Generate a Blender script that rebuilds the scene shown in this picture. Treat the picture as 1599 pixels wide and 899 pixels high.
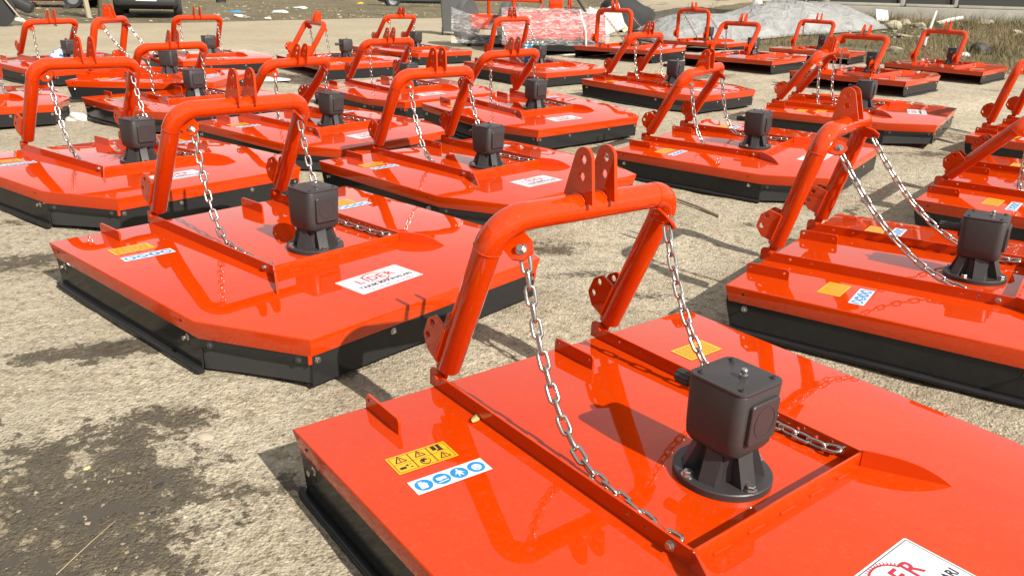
import bpy, bmesh, math, random
import numpy as np
from mathutils import Vector, Matrix, Euler
from math import sin, cos, pi, radians, sqrt

for o in list(bpy.data.objects): bpy.data.objects.remove(o)
S = bpy.context.scene
COL = S.collection
rng = np.random.default_rng(7)
random.seed(7)

# ------------------------------------------------------------------ camera
F_PX, CAM_H, PITCH, ROLL = 1205.6, 1.3066, 0.36914, 0.0280
cam_d = bpy.data.cameras.new('camera'); cam = bpy.data.objects.new('camera', cam_d); COL.objects.link(cam)
cam_d.sensor_width = 36; cam_d.lens = 36*F_PX/1599; cam_d.clip_start = .05; cam_d.clip_end = 3000
_r, _u, _f = Vector((1,0,0)), Vector((0,sin(PITCH),cos(PITCH))), Vector((0,cos(PITCH),-sin(PITCH)))
_cr, _cu = _r*cos(ROLL)+_u*sin(ROLL), _u*cos(ROLL)-_r*sin(ROLL)
cam.matrix_world = Matrix(((_cr.x,_cu.x,-_f.x,0),(_cr.y,_cu.y,-_f.y,0),(_cr.z,_cu.z,-_f.z,CAM_H),(0,0,0,1)))
S.camera = cam

# ------------------------------------------------------------------ sky, sun, exposure
SUN_DIR = Vector((.625,-.63,.72)).normalized()         # towards the sun: behind the photographer, to the right
el = math.asin(SUN_DIR.z); az = math.atan2(SUN_DIR.x, SUN_DIR.y)
world = bpy.data.worlds.new('World'); S.world = world; world.use_nodes = True
nt = world.node_tree; nt.nodes.clear()
sky = nt.nodes.new('ShaderNodeTexSky'); sky.sky_type = 'NISHITA'; sky.sun_disc = False
sky.sun_elevation = el; sky.sun_rotation = az; sky.altitude = 300; sky.air_density = 1.0; sky.dust_density = .2; sky.ozone_density = 1.0
bg = nt.nodes.new('ShaderNodeBackground'); bg.inputs[1].default_value = .115
wo = nt.nodes.new('ShaderNodeOutputWorld')
# thin high cloud, spread over the whole sky
tcw = nt.nodes.new('ShaderNodeTexCoord'); mpw = nt.nodes.new('ShaderNodeMapping'); mpw.inputs['Scale'].default_value = (1,1,3.2)
nzw = nt.nodes.new('ShaderNodeTexNoise'); nzw.inputs['Scale'].default_value = 2.6; nzw.inputs['Detail'].default_value = 7; nzw.inputs['Roughness'].default_value = .55; nzw.inputs['Distortion'].default_value = .5
rgw = nt.nodes.new('ShaderNodeMapRange'); rgw.inputs['From Min'].default_value = .30; rgw.inputs['From Max'].default_value = .68; rgw.inputs['To Min'].default_value = .45; rgw.inputs['To Max'].default_value = .95
mxw = nt.nodes.new('ShaderNodeMix'); mxw.data_type = 'RGBA'; mxw.inputs['B'].default_value = (4.8,4.6,4.05,1)
nt.links.new(tcw.outputs['Generated'], mpw.inputs['Vector']); nt.links.new(mpw.outputs[0], nzw.inputs['Vector']); nt.links.new(nzw.outputs['Fac'], rgw.inputs['Value'])
nt.links.new(rgw.outputs[0], mxw.inputs['Factor']); nt.links.new(sky.outputs[0], mxw.inputs['A'])
nt.links.new(mxw.outputs['Result'], bg.inputs[0]); nt.links.new(bg.outputs[0], wo.inputs[0])
sl = bpy.data.lights.new('sun','SUN'); sl.energy = 5.0; sl.angle = radians(.55); sl.color = (1,.93,.82)
so = bpy.data.objects.new('sun', sl); COL.objects.link(so); so.rotation_euler = SUN_DIR.to_track_quat('Z','Y').to_euler(); so.location = (6,-6,9)
S.view_settings.view_transform = 'Standard'; S.view_settings.look = 'None'; S.view_settings.gamma = 1
S.view_settings.use_curve_mapping = False; S.view_settings.exposure = .64
S.render.engine = 'CYCLES'
S.cycles.max_bounces = 8; S.cycles.glossy_bounces = 5; S.cycles.transparent_max_bounces = 12

# ------------------------------------------------------------------ materials
def mat(name): 
    m = bpy.data.materials.new(name); m.use_nodes = True
    return m, m.node_tree.nodes, m.node_tree.links, m.node_tree.nodes['Principled BSDF']
def N(ns, typ, **kw):
    n = ns.new(typ)
    for k, v in kw.items():
        if k.startswith('i_'): n.inputs[k[2:].replace('_',' ')].default_value = v
        else: setattr(n, k, v)
    return n
def flat(name, col, rough=.5, metal=0, spec=.5, bump=None, var=.12, scale=20):
    m, ns, ls, b = mat(name)
    b.inputs['Roughness'].default_value = rough; b.inputs['Metallic'].default_value = metal
    b.inputs['Specular IOR Level'].default_value = spec
    tc = N(ns,'ShaderNodeTexCoord'); no = N(ns,'ShaderNodeTexNoise'); no.inputs['Scale'].default_value = scale; no.inputs['Detail'].default_value = 6
    ls.new(tc.outputs['Object'], no.inputs['Vector'])
    mx = N(ns,'ShaderNodeMix', data_type='RGBA')
    c = Vector(col)
    mx.inputs['A'].default_value = (*(c*(1-var)),1); mx.inputs['B'].default_value = (*(c*(1+var)),1)
    ls.new(no.outputs['Fac'], mx.inputs['Factor']); ls.new(mx.outputs['Result'], b.inputs['Base Color'])
    if bump:
        bp = N(ns,'ShaderNodeBump'); bp.inputs['Strength'].default_value = bump[0]; bp.inputs['Distance'].default_value = bump[1]
        ls.new(no.outputs['Fac'], bp.inputs['Height']); ls.new(bp.outputs['Normal'], b.inputs['Normal'])
    return m

def paint(name, col, rough=.35, coat=1.0, crough=.008, dust=.5, wav=.0026):
    m, ns, ls, b = mat(name)
    tc = N(ns,'ShaderNodeTexCoord'); geo = N(ns,'ShaderNodeNewGeometry'); oi = N(ns,'ShaderNodeObjectInfo')
    no = N(ns,'ShaderNodeTexNoise'); no.inputs['Scale'].default_value = 3.0; no.inputs['Detail'].default_value = 2
    add = N(ns,'ShaderNodeVectorMath', operation='ADD'); ls.new(tc.outputs['Object'], add.inputs[0]); ls.new(oi.outputs['Random'], add.inputs[1])
    ls.new(add.outputs[0], no.inputs['Vector'])
    fine = N(ns,'ShaderNodeTexNoise'); fine.inputs['Scale'].default_value = 55; fine.inputs['Detail'].default_value = 8; fine.inputs['Roughness'].default_value = .7
    ls.new(add.outputs[0], fine.inputs['Vector'])
    ramp = N(ns,'ShaderNodeMapRange'); ramp.inputs['From Min'].default_value = .52; ramp.inputs['From Max'].default_value = .8; ramp.inputs['To Max'].default_value = .10*dust
    ls.new(fine.outputs['Fac'], ramp.inputs['Value'])
    mx = N(ns,'ShaderNodeMix', data_type='RGBA'); mx.inputs['A'].default_value = (*col,1); mx.inputs['B'].default_value = (.55,.42,.28,1)
    ls.new(ramp.outputs[0], mx.inputs['Factor']); ls.new(mx.outputs['Result'], b.inputs['Base Color'])
    b.inputs['Roughness'].default_value = rough; b.inputs['Coat Weight'].default_value = coat
    cr = N(ns,'ShaderNodeMapRange'); cr.inputs['From Min'].default_value = .4; cr.inputs['From Max'].default_value = .8
    cr.inputs['To Min'].default_value = crough; cr.inputs['To Max'].default_value = crough+.03
    ls.new(fine.outputs['Fac'], cr.inputs['Value']); ls.new(cr.outputs[0], b.inputs['Coat Roughness'])
    bp = N(ns,'ShaderNodeBump'); bp.inputs['Strength'].default_value = .5; bp.inputs['Distance'].default_value = wav
    ls.new(no.outputs['Fac'], bp.inputs['Height']); ls.new(bp.outputs['Normal'], b.inputs['Coat Normal'])
    b.inputs['Specular IOR Level'].default_value = .0
    return m

M = {}
M['orange'] = paint('orange_paint', (.50,.036,.0006))
M['black'] = paint('black_paint', (.019,.019,.020), rough=.4, coat=.5, crough=.14, dust=.12, wav=.002)
M['rubber'] = flat('black_rubber', (.028,.028,.030), .55, bump=(.3,.002), scale=60)
M['cast'] = flat('grey_cast_paint', (.034,.030,.031), .42, bump=(.25,.0012), scale=160, var=.15)
M['zinc'] = flat('zinc', (.50,.485,.46), .27, 1, scale=120, var=.18)
M['hole'] = flat('dark_hole', (.012,.006,.005), .8)
M['yellow'] = flat('yellow_vinyl', (.72,.36,.008), .32, var=.03)
M['ink'] = flat('dark_ink', (.022,.012,.010), .5, var=.05)
M['white'] = flat('white_vinyl', (.64,.64,.66), .3, var=.02)
M['blue'] = flat('blue_vinyl', (.008,.22,.52), .32, var=.04)
M['redink'] = flat('red_ink', (.40,.02,.04), .4, var=.04)
M['navy'] = flat('navy_ink', (.015,.015,.04), .4, var=.04)
M['violet'] = flat('violet_ink', (.33,.14,.36), .4, var=.04)

# ------------------------------------------------------------------ mesh helpers
def finish(me, material=None, smooth=True, ang=35):
    if material is not None:
        me.materials.clear()
        for m in (material if isinstance(material,(list,tuple)) else [material]): me.materials.append(m)
    if smooth:
        for p in me.polygons: p.use_smooth = True
        me.set_sharp_from_angle(angle=radians(ang))
    return me
def from_bm(name, bm, material, smooth=True, ang=35):
    bmesh.ops.recalc_face_normals(bm, faces=bm.faces)
    me = bpy.data.meshes.new(name); bm.to_mesh(me); bm.free()
    return finish(me, material, smooth, ang)
def add_box(bm, c, s, bev=0, rot=None):
    r = bmesh.ops.create_cube(bm, size=1.0)
    vs = r['verts']
    for v in vs: v.co = Vector((v.co.x*s[0], v.co.y*s[1], v.co.z*s[2]))
    if bev:
        es = list({e for v in vs for e in v.link_edges})
        rr = bmesh.ops.bevel(bm, geom=es, offset=bev, segments=2, affect='EDGES', profile=.5)
        vs = list({v for f in rr['faces'] for v in f.verts} | {v for v in vs if v.is_valid})
    for v in vs:
        if rot is not None: v.co = rot @ v.co
        v.co += Vector(c)
    return vs
def ring_loft(bm, rings, cap0=True, cap1=True):
    vr = [[bm.verts.new(p) for p in r] for r in rings]
    n = len(vr[0])
    for a, b in zip(vr, vr[1:]):
        for i in range(n):
            bm.faces.new((a[i], a[(i+1)%n], b[(i+1)%n], b[i]))
    if cap0: bm.faces.new(list(reversed(vr[0])))
    if cap1: bm.faces.new(vr[-1])
    return vr
def circ(r, z, n, c=(0,0)): return [(c[0]+r*cos(2*pi*i/n), c[1]+r*sin(2*pi*i/n), z) for i in range(n)]
def rsq(h, z, rad, n=5, hy=None):
    hy = h if hy is None else hy
    pts = []
    for k, (sx, sy) in enumerate(((1,1),(-1,1),(-1,-1),(1,-1))):
        for i in range(n+1):
            a = k*pi/2 + i*pi/2/n
            pts.append((sx*(h-rad)+rad*cos(a), sy*(hy-rad)+rad*sin(a), z))
    return pts
def tube(bm, path, rad, n=16, cap=True):
    P = [Vector(p) for p in path]; rings = []
    up = None
    for i, p in enumerate(P):
        t = (P[min(i+1,len(P)-1)]-P[max(i-1,0)]).normalized()
        if up is None:
            up = Vector((0,0,1)) if abs(t.z) < .9 else Vector((0,1,0))
        a = t.cross(up)
        if a.length < 1e-5: a = t.cross(Vector((1,0,0)))
        a.normalize(); up = a.cross(t).normalized()
        r = rad[i] if isinstance(rad,(list,tuple)) else rad
        rings.append([p + a*(r*cos(2*pi*k/n)) + up*(r*sin(2*pi*k/n)) for k in range(n)])
    ring_loft(bm, rings, cap, cap)
def curve_plate(outline, holes, t, bevel=.0008):
    """flat plate in XY, thickness t in Z centred on 0, with round holes (x,y,r)"""
    cu = bpy.data.curves.new('tmp','CURVE'); cu.dimensions = '2D'; cu.fill_mode = 'BOTH'
    cu.extrude = max(t/2-bevel, .0002); cu.bevel_depth = bevel; cu.bevel_resolution = 1; cu.offset = -bevel
    def spl(pts):
        s = cu.splines.new('POLY'); s.points.add(len(pts)-1); s.use_cyclic_u = True
        for q, p in zip(s.points, pts): q.co = (p[0], p[1], 0, 1)
    spl(outline)
    for (x, y, r) in holes: spl([(x+r*cos(-2*pi*i/14), y+r*sin(-2*pi*i/14)) for i in range(14)])
    ob = bpy.data.objects.new('tmp', cu); COL.objects.link(ob)
    dg = bpy.context.evaluated_depsgraph_get()
    me = bpy.data.meshes.new_from_object(ob.evaluated_get(dg))
    bpy.data.objects.remove(ob); bpy.data.curves.remove(cu)
    return me
def text_mesh(s, size, bold=0.0, sx=1.0):
    cu = bpy.data.curves.new('tmp','FONT'); cu.body = s; cu.size = size; cu.align_x = 'CENTER'; cu.offset = bold; cu.resolution_u = 3
    ob = bpy.data.objects.new('tmp', cu); COL.objects.link(ob)
    dg = bpy.context.evaluated_depsgraph_get(); me = bpy.data.meshes.new_from_object(ob.evaluated_get(dg))
    bpy.data.objects.remove(ob); bpy.data.curves.remove(cu)
    me.transform(Matrix.Diagonal((sx,1,1,1)))
    return me
def round_poly(pts, rads, n=6):
    out = []
    k = len(pts)
    for i in range(k):
        p = Vector(pts[i]); r = rads[i] if isinstance(rads,(list,tuple)) else rads
        if r <= 0: out.append((p.x,p.y)); continue
        a = (Vector(pts[i-1])-p).normalized(); b = (Vector(pts[(i+1)%k])-p).normalized()
        half = a.angle(b)/2; d = r/math.tan(half); c = p + (a+b).normalized()*(r/sin(half))
        s = p+a*d; e = p+b*d
        a0 = math.atan2(s.y-c.y, s.x-c.x); a1 = math.atan2(e.y-c.y, e.x-c.x)
        da = (a1-a0+pi) % (2*pi) - pi
        for j in range(n+1): out.append((c.x+r*cos(a0+da*j/n), c.y+r*sin(a0+da*j/n)))
    return out
def basis(x, y, z, o=(0,0,0)):
    return Matrix(((x[0],y[0],z[0],o[0]),(x[1],y[1],z[1],o[1]),(x[2],y[2],z[2],o[2]),(0,0,0,1)))
def join_meshes(name, parts, mats):
    """parts: list of (mesh, matrix, material index)"""
    bm = bmesh.new()
    for me, mx, mi in parts:
        k = len(bm.faces); bm.from_mesh(me); bm.faces.ensure_lookup_table()
        fs = bm.faces[k:]
        vs = {v for f in fs for v in f.verts}
        for v in vs: v.co = mx @ v.co
        for f in fs: f.material_index = mi
    me = bpy.data.meshes.new(name); bm.to_mesh(me); bm.free()
    for m in mats: me.materials.append(m)
    return me
def obj(name, me, parent=None, mx=None, label=None, cat=None, group=None, kind=None):
    o = bpy.data.objects.new(name, me); COL.objects.link(o)
    if parent is not None: o.parent = parent
    if mx is not None: o.matrix_basis = mx
    tag(o, label, cat, group, kind)
    return o
def tag(o, label=None, cat=None, group=None, kind=None):
    if label: o['label'] = label
    if cat: o['category'] = cat
    if group: o['group'] = group
    if kind: o['kind'] = kind
    return o

# ------------------------------------------------------------------ where each mower stands: x, y, heading, base height, tilts, hoop lean
POSE = {
'B':(-0.5759,1.7707,0.6718,-0.0118,-0.0221,-0.009,0.4081),
'A':(-1.9896,3.1284,0.8871,0.0193,-0.0162,0.0142,0.4712),
'D':(0.8874,2.9926,0.9277,-0.0041,-0.0154,-0.0282,0.2784),
'C':(-1.3077,5.0674,0.8326,-0.0065,-0.0087,0.01,0.4551),
'E':(-3.4839,4.6369,0.9759,0.018,-0.031,0.0124,0.4408),
'F':(0.7636,5.9399,0.9054,0.0031,0.0448,0.0013,0.5161),
'S':(2.4477,4.6136,0.8364,0.0185,0.042,-0.0143,0.7505),
'I':(-2.68,6.43,0.9592,-0.018,-0.0072,0.0289,0.7056),
'G':(-0.9379,7.6684,0.6748,0.0371,0.0224,0.031,0.7238),
'U':(4.026,6.9899,0.7384,0.0153,0.0252,-0.0053,0.2443),
'V':(2.3907,7.778,0.9635,0.0742,0.0217,-0.0036,0.6178),
'O':(-4.27,7.69,0.823,0.022,0.0088,-0.0109,0.7315),
'R':(-6.4235,7.7121,0.665,-0.0099,-0.0105,0.0064,0.2),
'J':(-2.3407,9.0081,0.7463,0.0257,0.0161,0.0142,0.7131),
'AD':(0.7628,9.6385,0.8077,0.0767,-0.0117,0.0318,0.5615),
'N':(-4.914,8.582,1.529,0.06,0.004,-0.006,0.263),
'X':(4.9246,10.1134,2.3388,0.1456,-0.0045,-0.0127,0.686),
'Q':(-7.2235,10.7568,0.9507,0.0212,0.0149,0.0279,0.6805),
'L':(-2.789,11.212,2.234,0.048,0.015,-0.012,0.588),
'H':(-0.8169,11.8639,0.7514,0.0728,0.0094,0.0237,0.2733),
'M':(-5.6175,11.8662,0.6575,0.0841,0.0082,-0.0023,0.6362),
'AA':(3.9255,12.4184,2.3666,0.1783,-0.0048,-0.0171,0.6294),
'AC':(2.2252,13.4681,2.4538,0.2053,-0.0119,-0.0156,0.0442),
'Y':(7.4808,12.9017,2.3198,0.0818,0.0102,-0.021,0.4609),
'K':(-2.9123,14.0326,0.8263,0.0914,-0.0074,0.0111,0.6466),
'Z':(6.3853,15.5867,2.4942,0.1089,0.0157,0.0006,0.4959),
'AB':(4.1828,16.2536,2.4822,0.1803,-0.0027,-0.0012,-0.0319),
}
# ------------------------------------------------------------------ ground height (metres) anywhere
_gy = np.array([-80,0,4,8,12,16,22,30,45,100,400.]); _gz = np.array([0,0,.0,.03,.09,.15,.27,.36,.45,.55,.6])
_mc = []
for k,(x,y,t,z,tx,ty,le) in POSE.items():
    cx = x+.8*cos(t)+.8*sin(t); cy = y+.8*sin(t)-.8*cos(t)
    _mc.append((cx,cy,t,z,tx,ty))
def ground_z(x, y):
    x = np.asarray(x,float); y = np.asarray(y,float)
    base = np.interp(y, _gy, _gz)
    # bank on the right that climbs to the building
    s = np.clip((x-4.0)/3.0,0,1); s = s*s*(3-2*s)
    q = np.clip((y-17.0)/7.0,0,1); q = q*q*(3-2*q)
    base = base + .42*s*q
    num = base*.12; den = np.full_like(base,.12)
    for cx,cy,t,z,tx,ty in _mc:
        dx = x-cx; dy = y-cy; lx = dx*cos(t)+dy*sin(t); ly = -dx*sin(t)+dy*cos(t)
        w = 8*np.exp(-((lx/.95)**4+(ly/.95)**4)/1.6)
        num = num + w*(z+tx*lx+ty*ly); den = den+w
    return num/den
_gyl, _gzl = [float(v) for v in _gy], [float(v) for v in _gz]
def gz(x, y):                                              # the same height for one point, without arrays
    k = 0
    while k < len(_gyl)-2 and y > _gyl[k+1]: k += 1
    base = _gzl[k]+(_gzl[k+1]-_gzl[k])*min(1,max(0,(y-_gyl[k])/(_gyl[k+1]-_gyl[k])))
    s = min(1,max(0,(x-4.0)/3.0)); s = s*s*(3-2*s); q = min(1,max(0,(y-17.0)/7.0)); q = q*q*(3-2*q)
    base += .42*s*q; num = base*.12; den = .12
    for cx,cy,t,z,tx,ty in _mc:
        dx = x-cx; dy = y-cy
        if dx*dx+dy*dy > 9: continue
        lx = dx*cos(t)+dy*sin(t); ly = -dx*sin(t)+dy*cos(t)
        w = 8*math.exp(-((lx/.95)**4+(ly/.95)**4)/1.6)
        num += w*(z+tx*lx+ty*ly); den += w
    return num/den
def ray(px, py):
    X = (px-799.5)/F_PX; Y = -(py-449.5)/F_PX
    d = _cr*X + _cu*Y + _f
    return d
def ground_at(px, py):
    """point of the ground seen at a photo pixel (1599 x 899)"""
    d = ray(px, py); t = .3
    for i in range(4000):
        p = Vector((0,0,CAM_H)) + d*t
        h = p.z - gz(p.x, p.y)
        if h < .002 or t > 300: break
        t += max(h*.5, .002)
    return p
def at_y(px, py, y):
    d = ray(px, py); return Vector((0,0,CAM_H)) + d*(y/d.y)

# ------------------------------------------------------------------ the ground sheet
def smooth_noise(x, y, s, seed):
    r = np.random.default_rng(seed); n = 256; g = r.random((n,n))
    u = x/s; v = y/s; iu = np.floor(u).astype(int); iv = np.floor(v).astype(int); fu = u-iu; fv = v-iv
    fu = fu*fu*(3-2*fu); fv = fv*fv*(3-2*fv)
    a = g[iu%n,iv%n]; b = g[(iu+1)%n,iv%n]; c = g[iu%n,(iv+1)%n]; d = g[(iu+1)%n,(iv+1)%n]
    return (a*(1-fu)+b*fu)*(1-fv)+(c*(1-fu)+d*fu)*fv - .5
def grow(a, b, step, lo, hi, k=1.16):
    v = list(np.arange(a, b, step)); s = step
    while v[-1] < hi: s *= k; v.append(v[-1]+s)
    s = step
    while v[0] > lo: s *= k; v.insert(0, v[0]-s)
    return np.array(v)
def grid_mesh(name, xs, ys, zfun):
    X, Y = np.meshgrid(xs, ys); Z = zfun(X, Y)
    co = np.stack([X,Y,Z],-1).reshape(-1,3)
    nx, ny = len(xs), len(ys); i = np.arange(nx*ny).reshape(ny,nx)
    q = np.stack([i[:-1,:-1],i[:-1,1:],i[1:,1:],i[1:,:-1]],-1).reshape(-1,4)
    me = bpy.data.meshes.new(name)
    me.vertices.add(len(co)); me.vertices.foreach_set('co', co.ravel())
    me.loops.add(q.size); me.loops.foreach_set('vertex_index', q.ravel().astype(np.int32))
    me.polygons.add(len(q)); me.polygons.foreach_set('loop_start', (np.arange(len(q))*4).astype(np.int32))
    me.polygons.foreach_set('use_smooth', np.ones(len(q),bool))
    me.update(calc_edges=True)
    return me, co
def ground_full(X, Y):
    z = ground_z(X, Y)
    near = np.clip((26-Y)/8,0,1)
    z = z + near*(.016*smooth_noise(X,Y,.55,1)+.010*smooth_noise(X,Y,.17,2)+.005*smooth_noise(X,Y,.06,3)) - .004
    far = np.clip((Y-24)/10,0,1)
    return z + far*.25*smooth_noise(X,Y,4.0,5) + far*.08*smooth_noise(X,Y,.9,6)
gx_ = grow(-7.5, 8.5, .055, -400, 400, 1.13); gy_ = grow(.9, 14.0, .055, -120, 600, 1.09)
gme, gco = grid_mesh('ground', gx_, gy_, ground_full)
# wet / oily patches: (photo pixel of the centre, half sizes in px) -> ground ellipses
def ellipse_field(co, blobs):
    f = np.zeros(len(co)); 
    for (cx, cy, rx, ry, a, s) in blobs:
        dx = co[:,0]-cx; dy = co[:,1]-cy; u = (dx*cos(a)+dy*sin(a))/rx; v = (-dx*sin(a)+dy*cos(a))/ry
        f = np.maximum(f, s*np.clip(1.25-np.sqrt(u*u+v*v),0,1.0))
    return f
def blob(px, py, rx, ry, a=0, s=1.0):
    p = ground_at(px, py); return (p.x, p.y, rx, ry, a, s)
WET = [blob(150,770,.46,.26,.25,.80), blob(40,860,.36,.24,.2,.80), blob(215,690,.26,.22,.9,.70), blob(320,765,.34,.10,.2,.74), blob(215,850,.32,.16,.5,.70), blob(410,765,.24,.07,.15,.62), blob(90,700,.3,.2,.3,.62), blob(60,893,.5,.2,.1,.85), blob(10,730,.25,.25,.3,.6), blob(60,780,.3,.2,.3,.75),
       blob(170,795,.20,.10,.3,1.05), blob(240,770,.16,.04,.2,.95), blob(150,545,.34,.11,.35,1.0), blob(30,410,.40,.20,.2,.75), blob(20,655,.14,.10,.3,.5), blob(250,650,.12,.10,1,.6),
       blob(840,385,.40,.16,.25,.72), blob(905,425,.25,.10,.3,.55), blob(1010,460,.3,.10,.3,.45), blob(1180,350,.3,.10,.3,.5), blob(1330,330,.3,.2,.4,.5),
       blob(455,122,.9,.55,.2,.95), blob(480,130,.7,.5,.3,.8), blob(1500,215,.5,.3,.3,.55), blob(1460,240,.6,.2,.3,.6), blob(1110,120,.8,.35,.2,.5), blob(230,530,.25,.06,.4,.5),
       blob(700,460,.25,.10,.3,.5), blob(600,590,.2,.06,.3,.4), blob(15,345,.3,.1,.2,.4), blob(1180,245,.4,.12,.3,.4), blob(1560,140,.7,.3,.3,.45)]
wet = ellipse_field(gco, WET)
near_line = 18.5+ .9*np.clip(gco[:,0],-20,3.5) ; 
soil = np.clip((gco[:,1]-np.interp(gco[:,0],[-30,-8,0,3,8,40],[14,18.5,20,16.5,15.2,12]))/1.5,0,1)
for nm, arr in (('wet',wet),('soil',soil)):
    a = gme.attributes.new(nm,'FLOAT','POINT'); a.data.foreach_set('value', arr.astype(np.float32))
m, ns, ls, b = mat('yard_ground')
tc = N(ns,'ShaderNodeTexCoord')
def noise(ns, ls, tc, scale, detail=8, rough=.6, dist=0):
    n = N(ns,'ShaderNodeTexNoise'); n.inputs['Scale'].default_value = scale; n.inputs['Detail'].default_value = detail; n.inputs['Roughness'].default_value = rough; n.inputs['Distortion'].default_value = dist
    ls.new(tc.outputs['Object'], n.inputs['Vector']); return n
def rng_(ns, ls, src, a, b_, c=0, d=1):
    n = N(ns,'ShaderNodeMapRange'); n.inputs['From Min'].default_value = a; n.inputs['From Max'].default_value = b_; n.inputs['To Min'].default_value = c; n.inputs['To Max'].default_value = d
    ls.new(src, n.inputs['Value']); return n.outputs[0]
def math_(ns, ls, op, a, b_):
    n = N(ns,'ShaderNodeMath', operation=op)
    for i, v in enumerate((a,b_)):
        if isinstance(v,(int,float)): n.inputs[i].default_value = v
        else: ls.new(v, n.inputs[i])
    return n.outputs[0]
def mixc(ns, ls, f, a, b_):
    n = N(ns,'ShaderNodeMix', data_type='RGBA')
    for s, v in (('Factor',f),('A',a),('B',b_)):
        if isinstance(v,tuple): n.inputs[s].default_value = (*v,1)
        elif isinstance(v,(int,float)): n.inputs[s].default_value = v
        else: ls.new(v, n.inputs[s])
    return n.outputs['Result']
n1 = noise(ns,ls,tc,1.3,6); n2 = noise(ns,ls,tc,26,8,.62,.3); n3 = noise(ns,ls,tc,75,5,.7); n4 = noise(ns,ls,tc,6,9,.7,.8)
vo = N(ns,'ShaderNodeTexVoronoi', feature='F1'); vo.inputs['Scale'].default_value = 120; ls.new(tc.outputs['Object'], vo.inputs['Vector'])
vo2 = N(ns,'ShaderNodeTexVoronoi', feature='F1'); vo2.inputs['Scale'].default_value = 55; ls.new(tc.outputs['Object'], vo2.inputs['Vector'])
c = mixc(ns,ls, rng_(ns,ls,n1.outputs['Fac'],.35,.65), (.365,.315,.228), (.46,.408,.308))
c = mixc(ns,ls, rng_(ns,ls,n2.outputs['Fac'],.30,.52), (.20,.158,.102), c)
c = mixc(ns,ls, rng_(ns,ls,n3.outputs['Fac'],.30,.46), (.17,.13,.08), c)
# pale aggregate set in the surface
pal = math_(ns,ls,'MULTIPLY', rng_(ns,ls,vo2.outputs['Distance'],.30,.16), rng_(ns,ls,n4.outputs['Fac'],.45,.62))
c = mixc(ns,ls, math_(ns,ls,'MULTIPLY',pal,.7), c, (.52,.47,.37))
vc = N(ns,'ShaderNodeTexVoronoi', feature='F1'); vc.inputs['Scale'].default_value = 62; vc.inputs['Randomness'].default_value = 1
wv = N(ns,'ShaderNodeVectorMath', operation='ADD'); ls.new(tc.outputs['Object'], wv.inputs[0]); sc_ = N(ns,'ShaderNodeVectorMath', operation='SCALE'); sc_.inputs['Scale'].default_value = .02; ls.new(n4.outputs['Color'], sc_.inputs[0]); ls.new(sc_.outputs[0], wv.inputs[1]); ls.new(wv.outputs[0], vc.inputs['Vector'])
sepc = N(ns,'ShaderNodeSeparateColor'); ls.new(vc.outputs['Color'], sepc.inputs[0])
cell = rng_(ns,ls,sepc.outputs[0],0,1,.86,1.14)
hsv = N(ns,'ShaderNodeHueSaturation'); ls.new(c, hsv.inputs['Color']); ls.new(cell, hsv.inputs['Value']); c = hsv.outputs[0]
dk = math_(ns,ls,'MULTIPLY', rng_(ns,ls,sepc.outputs[1],.86,.90), rng_(ns,ls,vc.outputs['Distance'],.42,.30))
c = mixc(ns,ls, math_(ns,ls,'MULTIPLY',dk,.75), c, (.10,.08,.055))
lt = math_(ns,ls,'MULTIPLY', rng_(ns,ls,sepc.outputs[2],.90,.93), rng_(ns,ls,vc.outputs['Distance'],.40,.30))
c = mixc(ns,ls, math_(ns,ls,'MULTIPLY',lt,.7), c, (.62,.57,.47))
bigp = noise(ns,ls,tc,.9,7,.65,.5)
c = mixc(ns,ls, rng_(ns,ls,bigp.outputs['Fac'],.50,.66,0,.55), c, (.225,.172,.112))
medp = noise(ns,ls,tc,3.2,6,.6,.8)
c = mixc(ns,ls, rng_(ns,ls,medp.outputs['Fac'],.54,.66,0,.5), c, (.46,.415,.33))
soilA = N(ns,'ShaderNodeAttribute', attribute_name='soil')
n5 = noise(ns,ls,tc,.8,10,.7)
sc = mixc(ns,ls, rng_(ns,ls,n5.outputs['Fac'],.35,.7), (.095,.075,.042), (.19,.152,.09))
sc = mixc(ns,ls, rng_(ns,ls,n4.outputs['Fac'],.50,.68), sc, (.10,.10,.04))
sf = rng_(ns,ls, math_(ns,ls,'ADD', soilA.outputs['Fac'], math_(ns,ls,'MULTIPLY', math_(ns,ls,'SUBTRACT',n4.outputs['Fac'],.5), 1.2)), .35,.65)
c = mixc(ns,ls, sf, c, sc)
wA = N(ns,'ShaderNodeAttribute', attribute_name='wet')
wn = math_(ns,ls,'ADD', math_(ns,ls,'MULTIPLY', math_(ns,ls,'SUBTRACT',n2.outputs['Fac'],.5), 1.6), math_(ns,ls,'MULTIPLY', math_(ns,ls,'SUBTRACT',n4.outputs['Fac'],.5), 2.2))
wn = math_(ns,ls,'ADD', wn, math_(ns,ls,'MULTIPLY', math_(ns,ls,'SUBTRACT',n3.outputs['Fac'],.5), 1.0))
wsum = math_(ns,ls,'ADD', wA.outputs['Fac'], math_(ns,ls,'MULTIPLY', wn, rng_(ns,ls,wA.outputs['Fac'],.0,.25)))
wf = rng_(ns,ls,wsum,.40,.58); pool = rng_(ns,ls,wsum,.86,1.0)
wetc = mixc(ns,ls, rng_(ns,ls,n3.outputs['Fac'],.35,.7), (.042,.033,.022), (.110,.088,.055))
c = mixc(ns,ls, math_(ns,ls,'MULTIPLY',wf,.93), c, wetc)
c = mixc(ns,ls, pool, c, (.062,.050,.038))
ls.new(c, b.inputs['Base Color'])
ls.new(math_(ns,ls,'SUBTRACT', math_(ns,ls,'SUBTRACT', .93, math_(ns,ls,'MULTIPLY',wf,.25)), math_(ns,ls,'MULTIPLY',pool,.42)), b.inputs['Roughness'])
b.inputs['Specular IOR Level'].default_value = .4
nl = noise(ns,ls,tc,9,5,.55)
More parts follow.
